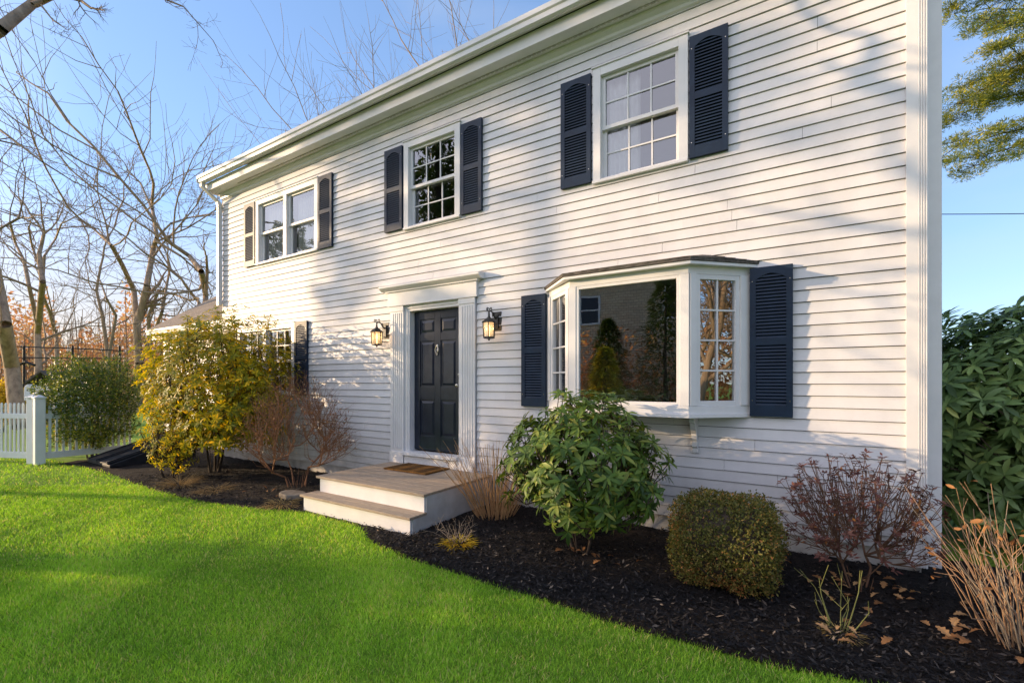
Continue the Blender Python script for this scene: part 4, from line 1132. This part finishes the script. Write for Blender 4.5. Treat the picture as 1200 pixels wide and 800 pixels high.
# dead oak leaves: lobed, scattered over the bed and lawn edge
def oak_leaf(name, loc, s, rz, tilt, label, tintv):
    n = 9; L = []; R = []
    for i in range(n):
        t = i / (n - 1); wdt = .34 * math.sin(math.pi * min(1, t * .95 + .03)) * (1.0 if i % 2 else .55); L.append((t, wdt)); R.append((t, -wdt * .95))
    vs = [(t, w_, .16 * w_ * w_ * 4 + .12 * math.sin(t * 3)) for t, w_ in L] + [(t, 0, .12 * math.sin(t * 3)) for t, _ in L] + [(t, w_, .2 * w_ * w_ * 4 + .12 * math.sin(t * 3)) for t, w_ in R]
    fs = [(i, n + i, n + i + 1, i + 1) for i in range(n - 1)] + [(n + i, 2 * n + i, 2 * n + i + 1, n + i + 1) for i in range(n - 1)]
    me = bpy.data.meshes.new(name); me.from_pydata([(x * s, y * s, z * s) for x, y, z in vs], [], fs); a = me.attributes.new('tint', 'FLOAT', 'POINT'); a.data.foreach_set('value', [tintv] * len(vs)); me.update()
    o = link(name, me, M_DRYLEAF); o.location = loc; o.rotation_euler = (tilt, rg0.uniform(-.4, .2), rz)
    return tag(o, label, 'leaf', 'dead oak leaves scattered on the mulch')
LS = []
for k in range(84):
    if k < 34: x, y = rg0.gauss(.33, .22), rg0.gauss(-.72, .16)
    elif k < 52: x, y = rg0.gauss(.95, .25), rg0.gauss(-1.12, .14)
    elif k < 62: x, y = rg0.gauss(.18, .12), rg0.gauss(-1.5, .1)
    elif k < 72: x, y = rg0.gauss(-1.75, .25), rg0.gauss(-1.15, .1)
    else: x, y = rg0.uniform(-6.8, -5.6), rg0.uniform(-1.6, -.9)
    if y < float(bed_edge(x)) or y > -.1: continue
    oak_leaf('fallen_leaf', (x, y, .055), rg0.uniform(.05, .095), rg0.uniform(0, 6.28), rg0.uniform(-.3, .3), 'dead brown oak leaf lying on the black mulch bed', rg0.random())

# ------------------------------------------------------------------ trees
def grow(S, p, d, L, r, lev, rg, up=.12, maxlev=4, kids=4, taper=.6, wob=.16, minr=.004):
    """recursive limb; S collects segments per size"""
    k = 4 if lev < 3 else 3; q = np.array(p, float); d = np.array(d, float); pts = [(q.copy(), r)]
    for i in range(k):
        d = unit(d + rg.normal(0, wob, 3) + np.array([0, 0, up * (.6 if lev else .2)]))
        q2 = q + d * (L / k); r2 = r * (1 - (1 - taper) * (i + 1) / k) if lev < maxlev else r * (1 - .8 * (i + 1) / k)
        S.append((q, q2, max(pts[-1][1], minr), max(r2, minr * .8))); q = q2; pts.append((q.copy(), r2))
    if lev >= maxlev: return
    n = kids if lev < 2 else max(2, kids - 0)
    for i in range(n):
        u = .35 + .65 * (i + rg.random() * .8) / n; j = min(int(u * k), k - 1); f = u * k - j; b = pts[j][0] + (pts[j + 1][0] - pts[j][0]) * f
        dd = unit(pts[j + 1][0] - pts[j][0]); side = unit(np.cross(dd, rg.normal(size=3)))
        nd_ = unit(dd * rg.uniform(.5, 1.0) + side * rg.uniform(.5, 1.0)); sc = rg.uniform(.5, .8)
        grow(S, b, nd_, L * sc, max(pts[j][1] * rg.uniform(.45, .65), minr), lev + 1, rg, up, maxlev, kids, taper, wob, minr)
    # leader
    grow(S, pts[-1][0], unit(pts[-1][0] - pts[-2][0]), L * .68, pts[-1][1] * .95, lev + 1, rg, up, maxlev, kids, taper, wob, minr)


def path_limbs(S, limbs, f, rg, lev0=1, minr=.006, kids=4, tw=.35, maxlev=4, dz=.06, start=.25, kcap=9):
    """limbs: (list of (px,py), r0, r1) at distance f; grows finer twigs along each"""
    for L_, r0, r1 in limbs:
        pts = [np.array(at(x, y, f + dz * f * rg.normal() * (i > 0))) for i, (x, y) in enumerate(L_)]
        n = len(pts)
        for i in range(n - 1):
            ra = r0 + (r1 - r0) * i / (n - 1); rb = r0 + (r1 - r0) * (i + 1) / (n - 1); S.append((pts[i], pts[i + 1], ra, rb))
        tot = sum(np.linalg.norm(pts[i + 1] - pts[i]) for i in range(n - 1))
        m = max(2, int(kids * 1.6))
        for k in range(m):
            u = start + (1 - start) * (k + rg.random()) / m; j = min(int(u * (n - 1)), n - 2); fr = u * (n - 1) - j
            b = pts[j] + (pts[j + 1] - pts[j]) * fr; dd = unit(pts[j + 1] - pts[j]); side = unit(np.cross(dd, rg.normal(size=3)))
            rb = min((r0 + (r1 - r0) * u) * .5, kcap)
            grow(S, b, unit(dd * .7 + side * rg.uniform(.5, 1)), tot * tw * rg.uniform(.6, 1.1), max(rb, minr), lev0 + 1, rg, .14, maxlev, kids, .6, .18, minr)
        grow(S, pts[-1], unit(pts[-1] - pts[-2]), tot * tw, max(r1, minr), lev0 + 1, rg, .12, maxlev, kids, .6, .18, minr)


def bare_tree(base, label, seed, limbs=None, f=25, H=11, r=.2, lean=(0, 0), minr=.010, kids=4, maxlev=4, m=M_BARK, tw=.25, group='bare trees beyond the garden', n=4, kcap=9):
    rg = np.random.default_rng(seed); t = plant('bare_tree', base, label, 'tree', group); S = []
    if limbs: path_limbs(S, limbs, f, rg, minr=minr, kids=kids, maxlev=maxlev, tw=tw, kcap=kcap)
    else: grow(S, base, (lean[0], lean[1], 1), H * .42, r, 0, rg, .10, maxlev, kids, .62, .12, minr)
    thick = [s for s in S if s[2] > r * .45]; thin = [s for s in S if s[2] <= r * .45]
    if thick: tubes_np('trunk', relseg(thick, base), m, t, 8)
    if thin: tubes_np('branches', relseg(thin, base), m, t, n)
    return t


def gpt(px, f): v = at(px, YH, f); return (v.x, v.y, 0)

# the forked tree behind the fence
f = 24
bare_tree(gpt(160, f), 'large bare tree forking into a wide V left of the house', 71, [
    ([(161, 520), (160, 470), (163, 425), (160, 380)], .23, .17),
    ([(160, 380), (157, 340), (143, 310), (131, 288), (112, 270), (92, 255), (80, 243)], .14, .045),
    ([(161, 380), (172, 335), (180, 290), (184, 278), (178, 240), (180, 215)], .16, .055),
    ([(184, 278), (200, 262), (222, 255), (250, 250)], .07, .03),
    ([(182, 282), (212, 300), (240, 325), (248, 345)], .07, .03),
    ([(178, 245), (165, 215), (150, 200)], .06, .03),
    ([(131, 288), (115, 268), (100, 266)], .06, .02)], f, r=.23, minr=.0072, kids=4, maxlev=4)
f = 20
bare_tree(gpt(45, f), 'slender bare tree with twin upright stems above the gate post', 72, [
    ([(42, 490), (45, 440), (44, 390), (50, 330), (47, 310)], .15, .08), ([(44, 380), (34, 335), (28, 305), (18, 285), (12, 262)], .08, .04), ([(50, 330), (52, 300), (65, 280), (72, 262)], .06, .03), ([(47, 315), (38, 290), (34, 270)], .05, .03)], f, r=.15, minr=.0075, kids=3)
f = 14
bare_tree(gpt(18, f), 'thick leaning trunk of a bare tree at the left picture edge', 73, [
    ([(22, 500), (14, 430), (5, 380), (-4, 330), (-16, 270), (-40, 200)], .20, .12)], f, r=.20, minr=.0045, kids=3, tw=.24, kcap=.02)
f = 26
bare_tree(gpt(68, f), 'thin bare tree with a crooked stem right of the gate post', 74, [([(67, 480), (67, 440), (66, 395), (58, 365), (50, 345)], .12, .06), ([(66, 400), (62, 370), (55, 340)], .05, .03)], f, r=.12, minr=.008, kids=3)
f = 28
bare_tree(gpt(124, f), 'bare tree with two crooked stems left of the forked tree', 75, [([(126, 490), (127, 420), (120, 370), (113, 340), (118, 312)], .13, .06), ([(127, 420), (136, 370), (125, 350), (118, 330)], .09, .04)], f, r=.13, minr=.0085, kids=3)
f = 27
bare_tree(gpt(176, f), 'bare tree half hidden behind the wing roof', 76, [([(177, 480), (176, 420), (174, 370), (186, 340), (205, 345), (222, 352)], .13, .05), ([(176, 400), (190, 365), (198, 320), (196, 300)], .09, .04)], f, r=.13, minr=.0085, kids=3)
f = 22
bare_tree(gpt(240, f), 'bare tree arching over the wing roof ridge beside the chimney', 77, [([(240, 480), (241, 400), (241, 345), (236, 318), (222, 300), (200, 285), (192, 275)], .16, .07), ([(241, 345), (243, 320), (242, 300)], .09, .04)], f, r=.16, minr=.0075, kids=3)
# behind the house
for i, (px, f, H, lab) in enumerate(((470, 24, 18.0, 'pale bare treetop rising over the middle of the eaves'), (395, 23, 12.9, 'bare treetop showing over the left part of the eaves'), (555, 21, 18.2, 'dense bare treetop rising over the eaves near the top of the picture'), (640, 24, 22.5, 'bare treetop above the eaves at the top centre'))):
    bare_tree(gpt(px, f), lab, 80 + i, None, H=H, r=.12, minr=.0055, kids=4, maxlev=4, group='bare treetops behind the house')
# overhanging limbs at the left, their trunk stands outside the frame
f = 5.0
bare_tree(gpt(-500, f), 'overhanging bare tree whose limbs enter at the top left of the sky', 90, [
    ([(-500, 1000), (-495, 500), (-480, 300), (-420, 170)], .22, .13), ([(-420, 170), (-200, 110), (-50, 65), (0, 35), (38, 5), (80, -14), (140, -30)], .11, .025), ([(38, 5), (70, -6), (95, 1), (107, 10)], .024, .012),
    ([(140, -30), (180, -6), (215, 8), (250, 48)], .014, .004), ([(48, 6), (62, 24), (80, 36)], .010, .003), ([(-420, 170), (-200, 160), (0, 152), (50, 190), (85, 212), (112, 225)], .018, .003),
    ([(-480, 300), (-200, 290), (0, 268), (22, 255), (27, 235)], .02, .006), ([(-100, 140), (0, 165), (45, 175)], .014, .004)], f, r=.22, minr=.0014, kids=3, maxlev=4, tw=.13, kcap=.008, group='overhanging trees', m=M_BARK)


def foliage_clumps(name, clumps, rg, n_per, L, m, parent, base, tb=.4, asp=.5, flat=1.0):
    PP, TT, NN = [], [], []
    for (c, r) in clumps:
        c = np.array(c); r = np.array(r) if np.ndim(r) else np.array([r, r, r * .7])
        k = max(6, int(n_per * (r[0] * r[2]) ** .75)); v = rnd_dirs(k, rg); rad = rg.uniform(.2, 1, k) ** .5
        PP.append(c + v * rad[:, None] * r); NN.append(v); TT.append(tb + .25 * v[:, 2] + rg.normal(0, .18, k))
    P, N, T = map(np.concatenate, (PP, NN, TT)); D = unit(N * .5 + rg.normal(0, .7, P.shape)); U = unit(np.array([0, 0, 1.0]) * flat + rg.normal(0, .6, P.shape))
    return leaves(name, rel(P, base), D, U, L * rg.uniform(.6, 1.4, len(P)), L * asp * rg.uniform(.7, 1.3, len(P)), .1, np.clip(T, 0, 1), m, parent, big=False)

# pine at right: boughs of needles, trunk outside the frame behind the house corner
f = 17.0; base = gpt(1330, f); rg = np.random.default_rng(101)
t = plant('pine_tree', base, 'pine with layered yellow green boughs at the top right', 'tree')
top = np.array(base) + np.array([0, 0, 19.]); tubes_np('trunk', relseg([(np.array(base), top * .6 + np.array(base) * .4, .35, .22), (top * .6 + np.array(base) * .4, top, .22, .05)], base), M_BARK, t, 8)
cl = []; S = []
BOUGH = [((1330, 10), (1115, 8)), ((1330, 30), (1120, 120)), ((1330, 60), (1108, 140)), ((1330, 95), (1105, 180)), ((1330, 40), (1150, 90)), ((1330, -60), (1180, -20)), ((1330, 60), (1160, 60)), ((1330, 100), (1140, 190)), ((1330, 5), (1160, 25))]
for (a, b) in BOUGH:
    p0 = np.array(at(*a, f)); p1 = np.array(at(*b, f + rg.uniform(-1.2, 1.2))); n = 9; prev = p0
    for i in range(1, n + 1):
        u = i / n; q = p0 + (p1 - p0) * u + np.array([0, 0, -.35 * math.sin(math.pi * u) * .3]) + rg.normal(0, .08, 3); S.append((prev, q, .06 * (1 - u) + .012, .06 * (1 - u - .1) + .012 if u < .9 else .01)); prev = q
        if u > .3:
            for k in range(7):
                dd = rg.normal(0, 1, 3) * np.array([.5, .5, .16]) * (1.25 - .4 * u); qq = q + dd; S.append((q, qq, .012, .005)); cl.append((qq, np.array([.30, .30, .13]) * rg.uniform(.7, 1.3)))
tubes_np('branches', relseg(S, base), M_BARKD, t, 4)
PP = []; DD = []; TT = []
for c, r in cl:
    k = 150; v = rnd_dirs(k, rg); PP.append(c + v * r * rg.uniform(.3, 1, (k, 1))); DD.append(unit(v * np.array([1, 1, .4]) + rg.normal(0, .35, v.shape) + np.array([0, 0, .25]))); TT.append(np.clip(rg.normal(.45, .1) + rg.normal(0, .2, k) , 0, 1))
P = np.concatenate(PP); D = np.concatenate(DD); leaves('needles', rel(P, base), D, rnd_dirs(len(P), rg), rg.uniform(.10, .17, len(P)), .022, .1, np.concatenate(TT), M_PINE, t, big=False)

# ---------------- trees standing to the front left, outside the frame (they shade lawn and wall, and show in the panes)
def cq(s, q, h): return np.array([.905 * s + .425 * q, .425 * s - .905 * q, h])
rg = np.random.default_rng(202)
def shade_tree(s0, q0, label, clumps, n_per, L, seed, H, m=M_PINE, rt=.28, name='evergreen_tree', lr=.05):
    rg = np.random.default_rng(seed); b = cq(s0, q0, 0); t = plant(name, tuple(b), label, 'tree', 'evergreens to the front left of the house'); S = [(b, b + np.array([0, 0, H]), rt, .06)]; C_ = []
    for (q, h, rq, rh) in clumps:
        c = cq(s0 + rg.uniform(-1.2, 1.2), q, h); C_.append((c, np.array([rq, rq, rh]))); a = b + np.array([0, 0, max(.5, min(H - .3, h - .35 * abs(q - q0)))]); S.append((a, c, lr, lr * .4))
    tubes_np('trunk', relseg(S, b), M_BARKD, t, 6); foliage_clumps('crown', C_, rg, n_per, L, m, t, b, .35)
S0 = -28
# row that shades the lawn
for i, q in enumerate((2.0, 3.8)):
    cl = [(q + rg.uniform(-1, 1), h, rg.uniform(.8, 1.1), .6) for h in np.arange(.7, 5.4 + (i % 2) * .5, .42)] + [(q + rg.uniform(-1.1, 1.1), rg.uniform(.5, 5), .9, .55) for _ in range(5)]
    shade_tree(S0 - i * .8, q, 'dense dark evergreen beyond the front lawn, %s' % ('the one nearer the house', 'the one farther from the house')[i], cl, 420, .24, 210 + i, 6.4, M_RHODO)
# tall pine that shades the wall in patches
cl = []
for q in np.arange(-1.28, -.55, .27):                                  # siding between door and bay
    for h in np.arange(5.15 + .2 * rg.random(), 7.05 + .2 * rg.random(), .42): cl.append((q + rg.normal(0, .06), h, .26, .25))
for q in np.arange(-.5, .35, .30):                                     # under the bay
    for h in np.arange(5.0 + .2 * rg.random(), 6.0 + .15 * rg.random(), .42): cl.append((q + rg.normal(0, .08), h, .28, .23))
for h in np.arange(6.9, 9.9, .36):                                     # between the upstairs windows
    for dq in (-.16, .16): cl.append((-2.72 + dq + .12 * (h - 7.6) + rg.normal(0, .06), h, .24, .26))
for q in np.arange(-1.95, -1.25, .25):                                 # round the entry
    for h in np.arange(5.6 + .25 * rg.random(), 6.95 + .25 * rg.random(), .42): cl.append((q + rg.normal(0, .06), h, .25, .25))
for q in np.arange(-2.25, -1.45, .26):                                 # upper half of the middle window
    for h in np.arange(8.75, 10.2, .42): cl.append((q + rg.normal(0, .07), h + rg.normal(0, .08), .20, .2))
for q in np.arange(-1.2, -.1, .22): cl.append((q, 9.45 + .55 * q * q + rg.normal(0, .15), rg.uniform(.10, .2), .12))
for k in range(12): cl.append((rg.uniform(-1.2, .0), rg.uniform(9.6, 10.9), rg.uniform(.10, .2), .13))
for q in (-.40, -.2, .0, .2): cl.append((q, 9.05 + .3 * q + rg.normal(0, .05), .2, .15))
for k in range(30): cl.append((rg.uniform(-1.75, -.7), rg.uniform(9.2, 10.9), rg.uniform(.13, .24), .17))
for k in range(22): cl.append((rg.uniform(-1.3, -.15), rg.uniform(9.25, 10.7), rg.uniform(.13, .24), .15))
shade_tree(S0, -1.15, 'tall open pine standing to the front left of the house', cl, 800, .13, 220, 11.2, M_PINE, .13, 'evergreen_tree', .02)

# ------------------------------------------------------------------ background at left
# woods: russet brush
n = 60000; rg = np.random.default_rng(301)
fx = rg.uniform(30, 60, n); px = rg.uniform(-260, 330, n); hh = rg.random(n) ** 1.1 * (6.2 + 1.6 * np.sin(px * .05) + 1.0 * np.sin(px * .13 + 1))
P = np.array([tuple(EYE + float(ff) * (FWD + RGT * ((float(p) - 600) / F_PX))) for ff, p in zip(fx, px)]); P[:, 2] = hh
tag(leaves('woods', P, rnd_dirs(n, rg), rnd_dirs(n, rg), rg.uniform(.15, .42, n), rg.uniform(.06, .2, n), .1, np.clip(rg.normal(.5, .25, n), 0, 1), M_BRUSH, big=False), kind='stuff')
n = 700; S = []
for k in range(n):
    p = EYE + float(rg.uniform(30, 58)) * (FWD + RGT * ((float(rg.uniform(-260, 330)) - 600) / F_PX)); p = np.array([p.x, p.y, 0]); q = p + np.array([rg.normal(0, .5), rg.normal(0, .5), rg.uniform(3, 8)]); r = rg.uniform(.02, .07)
    S.append((p, q, r, r * .4))
    for j in range(3): a = p + (q - p) * rg.uniform(.4, .9); S.append((a, a + np.array([rg.normal(0, .7), rg.normal(0, .7), rg.uniform(.5, 1.6)]), r * .4, r * .2))
tag(tubes_np('brushwood', S, M_BARK, None, 3), kind='stuff')

# shed
f = 17; b = gpt(52, f); t = empty('garden_shed', b, 'small white shed with dark roof beyond the picket fence', 'shed', None, TH)
m = MB(); m.box(-.6, .6, 0, 1.2, 0, 1.45); m.build('wall', M_SIDING, t)
m = MB(); m.prism([(-.75, 1.4), (.0, 1.95), (.75, 1.4), (.75, 1.47), (0, 2.02), (-.75, 1.47)], 'y', -.15, 1.35); m.build('roof', M_ROOF, t)
m = MB(); m.box(-.25, .25, -.02, 0, .05, 1.25); m.build('door', M_BULK, t)
# bird house on a post
f = 10.2; b = gpt(36.5, f); t = empty('bird_house', b, 'white wooden bird house on a post behind the gate', 'bird house', None, TH)
m = MB(); m.box(-.04, .04, -.04, .04, 0, 1.2); m.build('post', M_FENCE, t)
m = MB(); m.prism([(-.075, 1.2), (.075, 1.2), (.075, 1.45), (.05, 1.52), (0, 1.55), (-.05, 1.52), (-.075, 1.45)], 'y', -.08, .08); m.build('box', M_FENCE, t, bevel=.005)
m = MB(); m.tube([(0, -.083, 1.42), (0, -.079, 1.42)], .018, 10); m.build('entrance_hole', M_IRON, t)
# rail frame with netting cables
f = 16; t = empty('net_frame', gpt(60, f), 'dark metal rail frame with cables beyond the fence', 'frame', None, TH)
m = MB()
def lx(px): return (px - 60) * f / F_PX
def lz(py): return 1.6 + (YH - py) * f / F_PX
for px in (-60, 28, 85, 140): m = MB(); m.tube([(lx(px), 0, 0), (lx(px), 0, lz(405))], .035, 8); m.build('post', M_WIRE, t)
m = MB(); m.tube([(lx(-70), 0, lz(403)), (lx(85), 0, lz(408)), (lx(145), 0, lz(411))], .022, 6); m.build('rail', M_WIRE, t); m = MB(); m.tube([(lx(-70), 0, lz(418)), (lx(145), 0, lz(420))], .022, 6); m.build('rail', M_WIRE, t)
m = MB(); m.tube([(lx(10), -.1, lz(470)), (lx(25), -.1, lz(428)), (lx(34), -.1, lz(424)), (lx(44), -.1, lz(428))], .045, 8); m.build('brace', M_WIRE, t)
# yellow bush at picture edge
box_shrub(gpt(2, 15), tuple(np.array(gpt(2, 15)) + np.array([0, 0, .95])), (.6, .6, .75), 900, 'bright yellow bush beyond the gate at the left edge', 401, M_YELLOW, .09, 'yellow_bush', tb=.5, power=2, core=False, inner=.4, lump=.2)
# power line at right
m = MB(); a, b = at(900, 249, 16), at(1400, 246, 16); m.tube([tuple(a.lerp(b, i / 12) - Vector((0, 0, .1 * math.sin(math.pi * i / 12)))) for i in range(13)], .014, 6); tag(m.build('power_line', M_WIRE), 'thin dark power line crossing the sky right of the house', 'cable')

# ------------------------------------------------------------------ neighbour house and conifers facing the front (seen in the panes)
nb = empty('neighbour_house', (-6, -16, 0), 'grey shingled neighbour house reflected in the bay window', 'house')
m = MB(); m.box(-5.5, 6, -8, 0, 0, 6.4); m.build('wall', M_SHINGWALL, nb)
m = MB(); m.prism([(-8.4, 6.3), (-4, 9.2), (.4, 6.3), (.4, 6.45), (-4, 9.35), (-8.4, 6.45)], 'x', -5.8, 6.3); m.build('roof', M_ROOF, nb)
for x in (-2.6, 1.2):
    m = MB(); z = 4.9; m.box(x - .5, x + .5, 0, .05, z - .65, z - .57); m.box(x - .5, x + .5, 0, .05, z + .57, z + .65); m.box(x - .5, x - .42, 0, .05, z - .57, z + .57); m.box(x + .42, x + .5, 0, .05, z - .57, z + .57); m.box(x - .42, x + .42, 0, .04, z - .03, z + .03)
    w_ = m.build('window', M_TRIM, nb)
    m = MB(); m.add([(x + .42, .02, z - .57), (x - .42, .02, z - .57), (x - .42, .02, z + .57), (x + .42, .02, z + .57)], [(0, 1, 2, 3)]); m.build('pane', M_DOOR, w_)
def conifer(x, y, H, R, label, seed, tb=.35):
    rg = np.random.default_rng(seed); b = (x, y, 0); t = plant('conifer', b, label, 'tree', 'conifers in front of the neighbour house'); tubes_np('trunk', [(np.zeros(3), np.array([0, 0, H * .95]), .09, .02)], M_BARKD, t, 6)
    n = 5200; u = rg.random(n) ** .8; a = rg.uniform(0, 6.28, n); rr_ = R * (1 - u) ** .6 * np.sqrt(rg.uniform(.25, 1, n)) * (1 + .35 * np.sin(u * 23 + 2 * np.sin(a * 2 + seed)) * np.sin(a * 3 + u * 9)); P = np.stack([np.cos(a) * rr_, np.sin(a) * rr_, .1 + u * H], 1)
    D = np.stack([np.cos(a), np.sin(a), rg.normal(.1, .3, n)], 1); leaves('crown', P, D, np.tile([0, 0, 1.], (n, 1)), rg.uniform(.1, .24, n), .07, .2, np.clip(tb + rg.normal(0, .2, n), 0, 1), M_RHODO if tb < .6 else M_PINE, t, big=False)
conifer(-6.0, -11.5, 3.7, .95, 'dark pointed conifer before the neighbour house, shorter one', 411)
conifer(-3.9, -11.0, 5.0, 1.15, 'dark pointed conifer before the neighbour house, taller one', 412)
conifer(-5.15, -9.0, 2.5, .6, 'sunlit golden conifer before the neighbour house', 413, .8)

# trees off to the right and front left that show in the panes of the bay and the middle window
for i, (x, y, H, lab) in enumerate(((13, -3.2, 9, 'bare tree standing in the side yard to the right, nearer one'), (17, -1.2, 11, 'bare tree standing in the side yard to the right, middle one'), (20, -5.5, 12, 'bare tree standing in the side yard to the right, farther one'))):
    bare_tree((x, y, 0), lab, 500 + i, None, H=H, r=.2, minr=.012, kids=4, maxlev=4, group='bare trees in the side yard')
rg = np.random.default_rng(510); n = 9000
P = np.stack([rg.uniform(22, 30, n), rg.uniform(-16, 4, n), rg.random(n) ** 1.2 * 5.5], 1)
tag(leaves('side_woods', P, rnd_dirs(n, rg), rnd_dirs(n, rg), rg.uniform(.2, .5, n), rg.uniform(.1, .25, n), .1, np.clip(rg.normal(.4, .25, n), 0, 1), M_BRUSH, big=False), kind='stuff')
cl = [(4.5 + rg.normal(0, .8), h, .9, .5) for h in np.arange(3.5, 15, .32)]
shade_tree(-19.0, 4.5, 'very tall evergreen standing before the front lawn on the left', cl, 620, .24, 230, 15.5, M_RHODO)

n = 9000; P = np.stack([rng.uniform(-11, 1, n), rng.uniform(-14.5, -12.5, n), rng.random(n) ** 1.2 * (2.9 + .9 * np.sin(rng.uniform(-11, 1, n) * 3))], 1)
tag(leaves('foundation_planting', P, rnd_dirs(n, rng), rnd_dirs(n, rng), rng.uniform(.1, .25, n), rng.uniform(.05, .12, n), .1, np.clip(rng.normal(.35, .25, n), 0, 1), M_BRUSH, big=False), kind='stuff')
